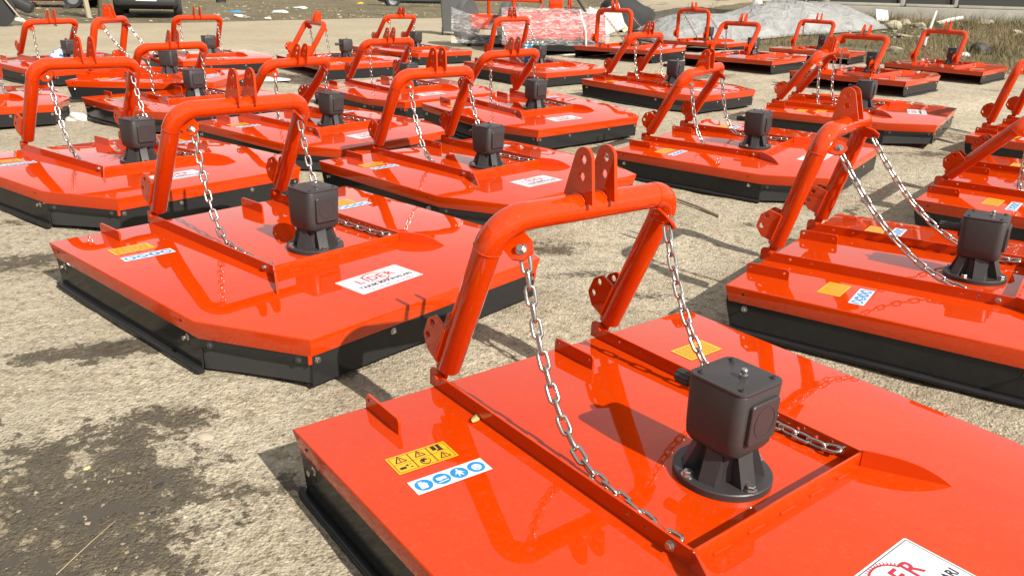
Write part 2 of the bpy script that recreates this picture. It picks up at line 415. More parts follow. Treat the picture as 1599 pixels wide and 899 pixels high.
h = math_(ns,ls,'ADD', math_(ns,ls,'MULTIPLY',n2.outputs['Fac'],.38), math_(ns,ls,'MULTIPLY',n3.outputs['Fac'],.32))
h = math_(ns,ls,'ADD', h, math_(ns,ls,'MULTIPLY',nl.outputs['Fac'],.9))
h = math_(ns,ls,'ADD', h, math_(ns,ls,'MULTIPLY', vo.outputs['Distance'], -.18))
h = math_(ns,ls,'ADD', h, math_(ns,ls,'MULTIPLY', pal, .16))
h = math_(ns,ls,'ADD', h, math_(ns,ls,'MULTIPLY', vc.outputs['Distance'], -.20))
h = math_(ns,ls,'ADD', h, math_(ns,ls,'MULTIPLY', sepc.outputs[0], .09))
bp = N(ns,'ShaderNodeBump'); bp.inputs['Distance'].default_value = .024
ls.new(math_(ns,ls,'SUBTRACT',1.0, math_(ns,ls,'MULTIPLY',pool,.93)), bp.inputs['Strength'])
ls.new(h, bp.inputs['Height']); ls.new(bp.outputs['Normal'], b.inputs['Normal'])
gme.materials.append(m); M['ground'] = m
tag(obj('ground', gme), kind='structure')

# ------------------------------------------------------------------ mower: shared part meshes in its own frame (x across, -y to the rear, z up)
W, L1, L, CH, H, HF = 1.6, 1.173, 1.566, .187, .203, .0705
XL, XR, PY, YCB = .4476, 1.1135, -.024, -.978
GX, GY = .785, -.797
SI = .014
OUT = [(0,0),(0,-L1),(CH,-L),(W-CH,-L),(W,-L1),(W,0)]
def inset(poly, d):
    out = []; n = len(poly)
    for i in range(n):
        p0, p1, p2 = Vector(poly[i-1]), Vector(poly[i]), Vector(poly[(i+1)%n])
        e0 = (p1-p0).normalized(); e1 = (p2-p1).normalized()
        n0 = Vector((-e0.y,e0.x)); n1 = Vector((-e1.y,e1.x))
        k = (n0+n1); k = k/k.length_squared*2
        out.append(p1+k*d)
    return out
bm = bmesh.new(); rings = []
rings.append([(p.x,p.y,H-.005) for p in inset(OUT,.004)])
rings.append([(p.x,p.y,H-HF) for p in inset(OUT,.004+SI)])
rings.append([(p.x,p.y,H-HF) for p in inset(OUT,SI)])           # flange folded past square, deepened to darken the side faces
for k in range(5):
    a = k*pi/8; rings.append([(p.x,p.y,H-.0045+.0045*sin(a)) for p in inset(OUT,.0045*(1-cos(a)))])
ring_loft(bm, rings)
for (x,y,sx) in ((CH,-L,1),(W-CH,-L,-1)):                # folded corner tabs below the flange at the rear corners
    add_box(bm, (x+sx*.009,y+.0062+SI,H-HF-.012), (.016,.009,.034), .001)
DECK = from_bm('deck', bm, M['orange'], ang=28)

def skirt_mesh(yz, x0, x1):
    bm = bmesh.new()
    ring_loft(bm, [[(x0,y,z) for y,z in yz],[(x1,y,z) for y,z in yz]])
    return from_bm('side_skirt', bm, M['black'], smooth=False)
yz = [(-.004,H-.02),(-.004,H-.085),(-.032,.016),(-L1+.006,.016),(-L1+.006,H-.02)]
SIDE_L = skirt_mesh(yz, SI+.0045, SI+.0105); SIDE_R = skirt_mesh(yz, W-SI-.0105, W-SI-.0045)
def skid(x):
    bm = bmesh.new()
    prof = [(-.016,.004),(-.012,0),(.010,0),(.014,.004),(.014,.016),(.010,.020),(-.012,.020),(-.016,.016)]
    rings = []
    for y, dz, s in ((-.018,.016,.6),(-.030,.006,1),(-.06,0,1),(-.45,0,1),(-.455,.002,1.0),(-.80,.002,1),(-.805,0,1),(-L1+.05,0,1),(-L1+.01,.0,1),(-L1-.004,.002,.8)):
        rings.append([(x+a*s, y, c*s+dz) for a,c in prof])
    ring_loft(bm, rings); return from_bm('skid_runner', bm, M['black'], ang=50)
SKID_L, SKID_R = skid(.009), skid(W-.009)
def corner_skirt(left):
    bm = bmesh.new(); a = Vector((0,-L1)); c = Vector((CH,-L)); d = (c-a).normalized(); n = Vector((-d.y,d.x)); a = a+n*SI; c = c+n*SI
    rings = []
    for i in range(13):
        t = i/12; p = a+d*(.006+t*((c-a).length-.014)); 
        z0 = .012+.014*t; bow = .010+.006*sin(pi*t)
        ring = [(p+n*.009,H-.055),(p+n*.014,H-.055),(p+n*(bow+.012),z0),(p+n*(bow+.006),z0)]
        rings.append([((q.x if left else W-q.x),q.y,z) for q,z in ring])
    ring_loft(bm, rings); return from_bm('corner_skirt', bm, M['rubber'], ang=50)
def clamp_strip(left):
    bm = bmesh.new(); a = Vector((0,-L1)); c = Vector((CH,-L)); d = (c-a).normalized(); n = Vector((-d.y,d.x)); a = a+n*SI; c = c+n*SI
    for t0, t1 in ((.004,(c-a).length-.02),):
        p = a+d*t0; q = a+d*t1
        ring0 = [(p+n*o,z) for o,z in ((.001,H-HF-.002),(.0085,H-HF-.002),(.0085,H-HF-.032),(.003,H-HF-.034),(.001,H-HF-.030))]
        ring1 = [(q+n*o,z) for o,z in ((.001,H-HF-.002),(.0085,H-HF-.002),(.0085,H-HF-.032),(.003,H-HF-.034),(.001,H-HF-.030))]
        ring_loft(bm, [[((v.x if left else W-v.x),v.y,z) for v,z in r] for r in (ring0,ring1)])
    return from_bm('clamp_strip', bm, M['black'], ang=30)
CS_L, CS_R, CL_L, CL_R = corner_skirt(True), corner_skirt(False), clamp_strip(True), clamp_strip(False)
bm = bmesh.new(); rings = []
for i in range(15):
    t = i/14; x = CH+.014+t*(W-2*CH-.028); wv = .0025*sin(t*9)
    rings.append([(x,SI-L+.0012,H-HF-.002),(x,SI-L+.0055,H-HF-.002),(x,SI-L+.0065+wv,.020),(x,SI-L+.0022+wv,.020)])
ring_loft(bm, rings); REAR = from_bm('rear_skirt', bm, M['black'], ang=50)

def xplate(me, x, y0=0, z0=0, flip=False):     # plate drawn as (rearward, up), stood at x
    me.transform(basis((0,-1,0),(0,0,1),(-1,0,0),(x,y0,z0))); return me
rail_o = [(-.022,-.001),(-.022,.058),(.012,.060),(.045,.043),(-YCB+.003,.043),(-YCB+.003,-.001)]
rail_o = round_poly(rail_o, [0,.018,.014,.02,0,0])
rail_h = [(.024,.040,.0065),(.115,.024,.0055),(.21,.024,.004),(.80,.022,.0055),(.855,.022,.0055)]
def rail(x): return finish(xplate(curve_plate(rail_o, rail_h, .008), x, 0, H), M['orange'], ang=40)
RAIL_L, RAIL_R = rail(XL), rail(XR)
def tail(s):
    n = 12; ln = .212
    o = [(0,-.001)]+[(0,.047)]+[(ln*(i/n), .047*(1-(i/n)**3.2)+.001) for i in range(1,n+1)]+[(ln,-.001)]
    me = curve_plate(o, [], .008)
    d = Vector((s*.107,-.182,0)).normalized()
    x0 = XR if s > 0 else XL
    me.transform(basis(d, (0,0,1), d.cross(Vector((0,0,1))), (x0, YCB-.003, H)))
    return finish(me, M['orange'], ang=40)
TAIL_L, TAIL_R = tail(-1), tail(1)
bm = bmesh.new(); add_box(bm, ((XL+XR)/2, YCB, H+.0195), (XR-XL-.009,.007,.041), .001)
for x in np.linspace(XL+.09, XR-.09, 5): add_box(bm, (x+.01, YCB-.004, H+.001), (.06,.008,.006), .002)   # weld beads
CROSS = from_bm('crossbar', bm, M['orange'])
lug_o = round_poly([(0,-.001),(0,.046),(.183,.046),(.183,-.001)], [0,.014,.014,0])
def lug(x): return finish(xplate(curve_plate(lug_o, [(.018,.030,.0055),(.163,.028,.0055)], .008), x, -.004, H), M['orange'], ang=40)
LUG1, LUG2 = lug(.2187), lug(.9235)

# hexagon bolt, head towards +z
def bolt_mesh(r, hh, material, washer=True, shank=0):
    bm = bmesh.new(); z = 0
    if washer: ring_loft(bm, [circ(r*1.35,0,16),circ(r*1.35,hh*.25,16)]); z = hh*.25
    if shank: ring_loft(bm, [circ(r*.62,z,12),circ(r*.62,z+shank,12)]); z += shank
    ring_loft(bm, [circ(r,z,6),circ(r,z+hh*.8,6),circ(r*.82,z+hh,6)])
    return from_bm('bolt', bm, material, ang=25)
BOLT = bolt_mesh(.0095,.008,M['zinc']); BOLT_S = bolt_mesh(.0095,.007,M['zinc'],True,.010); BOLT_B = bolt_mesh(.010,.008,M['rubber'])
BOLT_L = bolt_mesh(.012,.011,M['zinc']); BOLT_O = bolt_mesh(.010,.010,M['orange'])
def disc(r): 
    bm = bmesh.new(); ring_loft(bm, [circ(r,-.0003,12),circ(r,.0004,12)]); return from_bm('hole', bm, M['hole'], smooth=False)
HOLE = disc(.0055)
def toward(n, o, spin=0):
    n = Vector(n).normalized(); return Matrix.Translation(o) @ n.to_track_quat('Z','Y').to_matrix().to_4x4() @ Matrix.Rotation(spin,4,'Z')

# hitch hoop, own frame: origin on the pivot line, z along the legs
HB, RB, PR_ = .573, .088, .038
HXL, HXR = XL+.022, XR+.022
XM_ = (HXL+HXR)/2-.012
def hoop_mesh():
    bm = bmesh.new()
    tube(bm, [(HXL,0,.034),(HXL,0,.038),(HXL,0,HB-RB)], [PR_-.003,PR_,PR_], 24)
    tube(bm, [(HXR,0,.034),(HXR,0,.038),(HXR,0,HB-RB)], [PR_-.003,PR_,PR_], 24)
    arcL = [(HXL+RB-RB*cos(a),0,HB-RB+RB*sin(a)) for a in np.linspace(-.02,pi/2+.02,12)]
    arcR = [(HXR-RB+RB*cos(a),0,HB-RB+RB*sin(a)) for a in np.linspace(-.02,pi/2+.02,12)]
    tube(bm, arcL, PR_+.0012, 24); tube(bm, arcR, PR_+.0012, 24)
    tube(bm, [(HXL+RB,0,HB),(HXR-RB,0,HB)], PR_, 24)
    for x in (XL+.0115, XR+.0115):
        add_box(bm, (x,0,.016), (.010,.040,.066), .004)
    def bead(pts, r=.0042):
        k = len(pts); tube(bm, pts, [r*(.75+.35*abs(sin(i*1.9))) for i in range(k)], 7)
    for x in (XM_-.042, XM_+.042):
        for sx in (-.0075,.0075): bead([(x+sx, PR_*sin(a), HB+PR_*cos(a)) for a in np.linspace(-.55,1.18,24)])
    for hx in (HXL,HXR):
        for sx in (-1,1):
            for e in (-.006,.006): bead([(hx+sx*.034+e, .0185 if e*sx > 0 else .021, z) for z in np.linspace(.058,.180,24)], .0038)
        bead([(hx+PR_*1.01*cos(a), PR_*1.01*sin(a), HB-RB) for a in np.linspace(0,2*pi,30)], .0022)
    return from_bm('hitch_hoop', bm, M['orange'], ang=40)
HOOP = hoop_mesh()
lp_o = round_poly([(.012,.054),(.068,.056),(.106,.088),(.106,.148),(.080,.182),(.012,.182)], [0,.008,.014,.016,.014,0])
def link_plate(x):
    me = curve_plate(lp_o, [(.080,.152,.0115),(.084,.100,.0115)], .009)
    me.transform(basis((0,1,0),(0,0,1),(1,0,0),(x,0,0))); return finish(me, M['orange'], ang=40)
LPS = [link_plate(x) for x in (HXL-.034,HXL+.034,HXR-.034,HXR+.034)]
DP = .3225
tl_o = [(-.060,.022),(.058,.022)]+[(.034*cos(a),.134+.034*sin(a)) for a in np.linspace(.12,pi-.12,13)]
def top_plate(x):
    me = curve_plate(tl_o, [(0,.134,.0125),(.002,.088,.0125)], .011)
    me.transform(basis((0,-cos(DP),sin(DP)),(0,sin(DP),cos(DP)),(-1,0,0),(x,0,HB))); return finish(me, M['orange'], ang=40)
XM = (HXL+HXR)/2-.012
TPS = [top_plate(XM-.042), top_plate(XM+.042)]
br_o = round_poly([(-.036,0),(.036,0),(.036,.070),(.018,.096),(-.018,.096),(-.036,.070)], [0,0,.006,.008,.008,.006])
BR_K = (RB-PR_+.001)*.7071
BRC = [Vector((HXL+RB-BR_K,0,HB-RB+BR_K)), Vector((HXR-RB+BR_K,0,HB-RB+BR_K))]
def bracket(i):
    s = 1 if i == 0 else -1
    me = curve_plate(br_o, [], .008)
    me.transform(basis((.7071*s,0,.7071),(0,-1,0),(.7071,0,-.7071*s),BRC[i])); return finish(me, M['orange'], ang=40)
BRS = [bracket(0), bracket(1)]
BR_N = [Vector((-.7071,0,.7071)), Vector((.7071,0,.7071))]

# gearbox, own frame: origin on the deck
def gearbox_mesh():
    bm = bmesh.new()
    ring_loft(bm, [circ(.066,.016,28),circ(.060,.05,28),circ(.060,.10,28),circ(.060,.12,28)])
    rr = [rsq(.046,.088,.030),rsq(.062,.091,.030),rsq(.073,.099,.030),rsq(.0795,.112,.030),rsq(.081,.14,.028),rsq(.083,.262,.026),rsq(.082,.2645,.026)]
    ring_loft(bm, rr)
    rr = [rsq(.0815,.2645,.024),rsq(.0825,.266,.024),rsq(.0825,.2715,.024),rsq(.0808,.273,.023)]
    ring_loft(bm, rr)
    for k in range(6):                                        # ribs of the foot
        a = k*pi/3+.26; ca, sa = cos(a), sin(a); t = .021
        q = [(.04,.016),(.100,.016),(.096,.030),(.074,.088),(.072,.104),(.04,.11)]
        ring_loft(bm, [[(r*ca-sgn*t*sa, r*sa+sgn*t*ca, z) for r,z in q] for sgn in (-1,1)])
    return from_bm('gearbox', bm, M['cast'], ang=38)
GEAR = gearbox_mesh()
bm = bmesh.new(); ring_loft(bm, [circ(.119,-.001,40),circ(.122,.001,40),circ(.122,.0165,40),circ(.1195,.019,40)]); FOOT = from_bm('foot_flange', bm, M['cast'])
bm = bmesh.new()
ring_loft(bm, [rsq(.053,-.003,.010),rsq(.053,.010,.010),rsq(.051,.012,.009)])
ring_loft(bm, [circ(.040,.0121,28),circ(.040,.0132,28),circ(.0375,.0132,28),circ(.0375,.0117,28)], False, True)
COVER = from_bm('side_cover', bm, M['cast'])
spl = lambda z: [((.0195 if i%2 else .0165)*cos(2*pi*i/20),(.0195 if i%2 else .0165)*sin(2*pi*i/20),z) for i in range(20)]
bm = bmesh.new(); ring_loft(bm, [circ(.040,-.004,20),circ(.040,.010,20),circ(.036,.012,20),circ(.0185,.0121,20),circ(.0185,.034,20),circ(.016,.0342,20),circ(.016,.046,20),spl(.0462),spl(.088),circ(.0155,.090,20)])
SHAFT = from_bm('input_shaft', bm, M['rubber'])
bm = bmesh.new(); ring_loft(bm, [circ(.0105,0,6),circ(.0105,.009,6)]); ring_loft(bm, [circ(.006,.008,12),circ(.006,.014,12),circ(.0085,.0142,12),circ(.0085,.022,12),circ(.007,.0245,12)])
BREATHER = from_bm('breather_plug', bm, M['zinc'], ang=28)
bm = bmesh.new(); ring_loft(bm, [circ(.0062,0,12),circ(.0062,.005,12),circ(.0035,.005,12),circ(.0035,.002,12)]); ALLEN = from_bm('socket_screw', bm, M['rubber'], ang=28)

# chain link: stadium ring, long axis x
PITCH_L, WIRE = .0445, .0051
def link_mesh(nu=20, nv=7):
    bm = bmesh.new(); half = PITCH_L/2-.0045; rad = .0135-WIRE*.35
    path = []
    for k in range(nu):
        u = k/nu
        a = 2*pi*u
        cx = half-.004 if cos(a) > 1e-6 else (-(half-.004) if cos(a) < -1e-6 else 0)
        path.append(Vector((cx+ (rad)*cos(a)*1.0, rad*sin(a), 0)))
    rings = []
    for k in range(nu):
        t = (path[(k+1)%nu]-path[k-1]).normalized(); n = Vector((t.y,-t.x,0))
        rings.append([path[k]+n*(WIRE*cos(2*pi*j/nv))+Vector((0,0,WIRE*sin(2*pi*j/nv))) for j in range(nv)])
    vr = [[bm.verts.new(p) for p in r] for r in rings]
    for k in range(nu):
        for j in range(nv): bm.faces.new((vr[k][j],vr[(k+1)%nu][j],vr[(k+1)%nu][(j+1)%nv],vr[k][(j+1)%nv]))
    return from_bm('link', bm, M['zinc'], ang=180)
LINK, LINK_LO = link_mesh(24,8), link_mesh(12,5)
N_LINK = 21
def chain_curve(p0, p1, length, floor, seed):
    """hang from p0, land on the deck (floor), run along it to p1; all in the mower's frame"""
    r = random.Random(seed)
    hx = Vector((p1.x-p0.x, p1.y-p0.y, 0)); D = hx.length; e = hx/D; n = Vector((-e.y,e.x,0))
    h = p0.z-floor; f = length-D; pts = []
    if f >= h*.97:                                            # more slack than drop: hangs down, heaps a little on the deck
        a = .004; s = sqrt(h*h+2*a*h); d = a*math.asinh(s/a); wig = True
    else:
        lo, hi = 1e-4, 50
        for _ in range(60):
            a = sqrt(lo*hi); s = sqrt(h*h+2*a*h); d = a*math.asinh(s/a)
            if s-d > f: lo = a
            else: hi = a
        wig = False
    if d <= D*.985:
        for i in range(41):
            q = s*i/40; ss = s-q                              # arc length from touchdown
            x = d-a*math.asinh(ss/a); z = sqrt(a*a+ss*ss)-a
            pts.append(p0+e*x+Vector((0,0,floor+z-p0.z)))
        lay = length-s; run = D-d; k = 60; amp = 0
        if lay > run*1.01:
            for _ in range(40):                               # sideways waviness that uses up the extra length
                tot = 0; prev = None
                for i in range(k+1):
                    t = i/k; pt = (run*t, amp*sin(t*2*pi*2.0)*(1-t)**.3)
                    if prev: tot += math.hypot(pt[0]-prev[0], pt[1]-prev[1])
                    prev = pt
                if tot < lay: amp += .003
                else: break
        b0 = pts[-1].copy()
        for i in range(1,k+1):
            t = i/k; up = (p1.z-floor)*max(0,(t-.8)/.2)
            pts.append(b0+e*(run*t)+n*(amp*sin(t*2*pi*2.0)*(1-t)**.3)+Vector((0,0,up)))
    else:                                                     # never lands: a plain sagging curve of the right length
        sag = .0
        for _ in range(60):
            pts = [p0.lerp(p1,t)-Vector((0,0,4*sag*t*(1-t))) for t in np.linspace(0,1,61)]
            if sum((b_-a_).length for a_,b_ in zip(pts,pts[1:])) > length: break
            sag += .006
        pts = [Vector((p.x,p.y,max(p.z,floor))) for p in pts]
    return pts
def chain_frames(pts, n, seed):
    acc = [0]
    for a_,b_ in zip(pts,pts[1:]): acc.append(acc[-1]+(b_-a_).length)
    tot = acc[-1]; out = []; j = 0
    up = Vector((1,0,.0)); roll0 = random.Random(seed).uniform(.2,.7)
    def at(q):
        q = min(max(q,0),tot*.9999); k = max(0, np.searchsorted(acc,q)-1); k = min(k,len(pts)-2)
        return pts[k].lerp(pts[k+1], (q-acc[k])/max(1e-9,acc[k+1]-acc[k]))
    st = tot/n
    for i in range(n):
        c = at((i+.5)*st); t = (at((i+1.1)*st)-at((i-.1)*st)).normalized()
        up = (up-t*up.dot(t)); up = up.normalized() if up.length > .05 else t.orthogonal().normalized()
        s = t.cross(up); a = roll0+(pi/2 if i%2 else 0)
        y = up*cos(a)+s*sin(a); z = t.cross(y)
        out.append(basis(t,y,z,c))
    return out

# ------------------------------------------------------------------ labels stuck on the deck (flat print, built as flat sheets)
def poly_me(pts):
    bm = bmesh.new(); vs = [bm.verts.new((p[0],p[1],0)) for p in pts]; bm.faces.new(vs); me = bpy.data.meshes.new('t'); bm.to_mesh(me); bm.free(); return me
def rect(x0,y0,x1,y1): return poly_me([(x0,y0),(x1,y0),(x1,y1),(x0,y1)])
def ngon(cx,cy,r,n=24,ry=None,a0=0): return poly_me([(cx+r*cos(a0+2*pi*i/n), cy+(ry or r)*sin(a0+2*pi*i/n)) for i in range(n)])
def Tz(z, x=0, y=0): return Matrix.Translation((x,y,z))
def line(x0,y0,x1,y1,w):
    d = Vector((x1-x0,y1-y0)).normalized(); n = Vector((-d.y,d.x))*w/2
    return poly_me([(x0-n.x,y0-n.y),(x1-n.x,y1-n.y),(x1+n.x,y1+n.y),(x0+n.x,y0+n.y)])
def frame_lines(x0,y0,x1,y1,w): return [line(x0,y0,x1,y0,w),line(x1,y0,x1,y1,w),line(x1,y1,x0,y1,w),line(x0,y1,x0,y0,w)]
def warn_pict():
    w, h = .168, .080; P = [(rect(0,0,w,h),Tz(0),0)]
    K = lambda me, z=.0004, mi=1: P.append((me,Tz(z),mi))
    for me in frame_lines(.006,.006,w-.006,h-.006,.0016): K(me)
    for x in (.056,.058,.110,.112): K(line(x,.006,x,h-.006,.0012))
    K(line(.006,.040,w-.006,.040,.0012))
    def tri(cx,cy,s):
        p = [(cx+s*cos(pi/2+2*pi*i/3), cy+s*sin(pi/2+2*pi*i/3)) for i in range(3)]
        for i in range(3): K(line(*p[i],*p[(i+1)%3],.0032))
        K(rect(cx-.0014,cy-.004,cx+.0014,cy+.009),.0005); K(ngon(cx,cy-.007,.0018,8),.0005)
    tri(.030,.056,.017); tri(.084,.056,.016); tri(.138,.020,.016)
    K(rect(.013,.016,.030,.026)); K(ngon(.036,.028,.004,8)); K(ngon(.044,.017,.003,8)); K(ngon(.046,.030,.002,8))
    K(ngon(.084,.022,.014)); P.append((ngon(.084,.022,.0115),Tz(.0008),0)); K(ngon(.082,.024,.0085),.0012); P.append((ngon(.085,.019,.005,10),Tz(.0016),0))
    K(rect(.122,.052,.134,.072)); K(rect(.138,.050,.148,.074)); K(poly_me([(.130,.046),(.150,.044),(.150,.050),(.134,.052)]))
    return join_meshes('warning_label', P, [M['yellow'],M['ink']])
def warn_text(seed):
    r = random.Random(seed); w, h = .165, .090; P = [(rect(0,0,w,h),Tz(0),0)]
    for k in range(8):
        y = h-.012-k*.0095; x = .010
        while x < w-.014:
            l = min(r.uniform(.006,.026), w-.010-x); P.append((rect(x,y-.0016,x+l,y+.0014),Tz(.0004),1)); x += l+.004
    return join_meshes('warning_label', P, [M['yellow'],M['ink']])
def protect_label():
    w, h = .207, .058; P = [(rect(0,0,w,h),Tz(0),0)]
    for i in range(4):
        cx = .030+i*.049; cy = h/2
        P.append((ngon(cx,cy,.0225,28),Tz(.0004),1))
        a = lambda me: P.append((me,Tz(.0008),0))
        if i == 0: a(poly_me([(cx-.012,cy-.014),(cx+.006,cy-.014),(cx+.010,cy+.002),(cx+.004,cy+.010),(cx-.012,cy+.006)])); a(rect(cx-.010,cy+.007,cx-.006,cy+.015)); a(rect(cx-.004,cy+.007,cx,cy+.016))
        if i == 1: a(poly_me([(cx-.013,cy-.002),(cx-.004,cy-.006),(cx+.002,cy-.002),(cx+.013,cy-.004),(cx+.013,cy+.008),(cx-.013,cy+.008)])); a(line(cx-.014,cy-.012,cx+.014,cy-.010,.003))
        if i == 2: a(ngon(cx,cy+.013,.0035,10)); a(poly_me([(cx-.005,cy+.008),(cx+.005,cy+.008),(cx+.014,cy-.006),(cx+.005,cy+.001),(cx+.007,cy-.017),(cx,cy-.006),(cx-.007,cy-.017),(cx-.005,cy+.001),(cx-.014,cy-.006)]))
        if i == 3: a(ngon(cx,cy-.002,.013,18)); P.append((rect(cx-.007,cy+.001,cx-.003,cy+.004),Tz(.0012),1)); P.append((rect(cx+.003,cy+.001,cx+.007,cy+.004),Tz(.0012),1)); P.append((ngon(cx,cy-.008,.005,10,.0022),Tz(.0012),1))
    for i in range(3): P.append((line(.0545+i*.049,.006,.0545+i*.049,h-.006,.0015),Tz(.0004),2))
    return join_meshes('protection_label', P, [M['white'],M['blue'],flat('pale_grey_ink',(.5,.55,.6),.4)])
def maker_label():
    w, h = .320, .170; P = [(poly_me(round_poly([(0,0),(w,0),(w,h),(0,h)],.006,3)),Tz(0),0)]
    for me in frame_lines(.006,.006,w-.006,h-.006,.0018): P.append((me,Tz(.0004),2))
    cx, cy = w*.5, h*.66
    P.append((text_mesh('L', .062, .0012), Tz(.0006,cx-.083,cy-.022), 1))
    P.append((text_mesh('I', .062, .0012), Tz(.0006,cx-.050,cy-.022), 1))
    P.append((text_mesh('D', .062, .0012), Tz(.0006,cx-.016,cy-.022), 1))
    P.append((text_mesh('E', .062, .0012), Tz(.0006,cx+.025,cy-.022), 1))
    P.append((text_mesh('R', .062, .0012), Tz(.0006,cx+.070,cy-.022), 1))
    P.append((ngon(cx-.050,cy+.030,.004,10),Tz(.0006),1))
    for a0, a1 in ((.35,2.65),(3.75,5.7)):                    # gear wheel arcs with teeth above and below the name
        k = 16
        for i in range(k):
            a = a0+(a1-a0)*i/k; a2 = a0+(a1-a0)*(i+1)/k; am = (a+a2)/2
            rx, ry = .058, .046
            q = lambda an, s: (cx+rx*s*cos(an), cy+ry*s*sin(an))
            P.append((poly_me([q(a,.93),q(a2,.93),q(a2,1.03),q(a,1.03)]),Tz(.0004),1))
            P.append((poly_me([q(a+.02,1.0),q(am,1.0),q(am-.01,1.16),q(a+.03,1.16)]),Tz(.0005),1))
    P.append((text_mesh('TARIM MAKINALARI', .0300, .0007), Tz(.0006,w*.52,.044), 2))
    P.append((ngon(w*.52+.013,.0700,.0018,8),Tz(.0006),2))
    P.append((line(w*.12,.035,w*.92,.035,.0015),Tz(.0004),2))
    P.append((text_mesh('Tel: 0 546 450 13 36 / KONYA', .0185, .0003), Tz(.0006,w*.52,.014), 3))
    return join_meshes('maker_label', P, [M['white'],M['redink'],M['navy'],M['violet']])
WARN_P, WARN_T, WARN_T2, PROT, MAKER = warn_pict(), warn_text(3), warn_text(9), protect_label(), maker_label()

LABELS = {
'B':'nearest orange rotary mower, its deck cut off by the bottom right corner of the picture',
'A':'orange rotary mower in left foreground, second nearest, deck whole and logo label in full view',
'D':'orange rotary mower cut by right edge, just behind the nearest mower, gearbox at edge',
'C':'orange rotary mower in the centre, directly behind the hoop of the nearest mower',
'E':'orange rotary mower at left edge, directly behind the left foreground mower',
'F':'orange rotary mower right of centre, directly behind the hoop of the right-edge foreground mower',
'S':'orange rotary mower cut by right edge with its hoop folded far back over the deck',
'I':'orange rotary mower left of centre, rear edge right behind the central mower\'s left leg',
'G':'orange rotary mower behind the central mower, gearbox beside that mower\'s right hoop leg',
'U':'rearmost orange rotary mower cut by the right edge, steep hoop reaching the picture edge',
'V':'orange rotary mower right of centre with strongly leaning hoop and logo label facing right',
'O':'orange rotary mower at left, gearbox showing between the two left foreground hoops',
'R':'orange rotary mower at left edge showing only its rear right deck corner',
'J':'orange rotary mower left of centre, standing just before the one by the wet patch',
'AD':'orange rotary mower near the middle, between the wrapped flail mower and right-centre mower',
'N':'orange rotary mower at left turned sideways, upright hoop narrow, nearly edge-on',
'X':'orange rotary mower at right with open front turned to the camera, nearest of that kind',
'Q':'orange rotary mower in the far left corner with a plastic bag lying on its deck',
'L':'orange rotary mower by the wet patch, front turned to camera, hoop slanting right',
'H':'orange rotary mower in front of the plastic-wrapped flail mower, blue carton on its deck',
'M':'orange rotary mower in the far left row, standing below the black car',
'AA':'orange rotary mower with open front, long dark gap under deck, before silver sheeting\'s right end',
'AC':'orange rotary mower with upright hoop, open front, right of the plastic-wrapped flail mower',
'Y':'rightmost orange rotary mower with open front, standing before the grassy bank and rubble',
'K':'orange rotary mower farthest back on pale road, left of the wrapped machines',
'Z':'farthest orange rotary mower on the right with open front, before the white sacks',
'AB':'orange rotary mower with upright hoop in front of the silver plastic sheeting',
}
NEAR = {'A','B','C','D','E','F','S'}
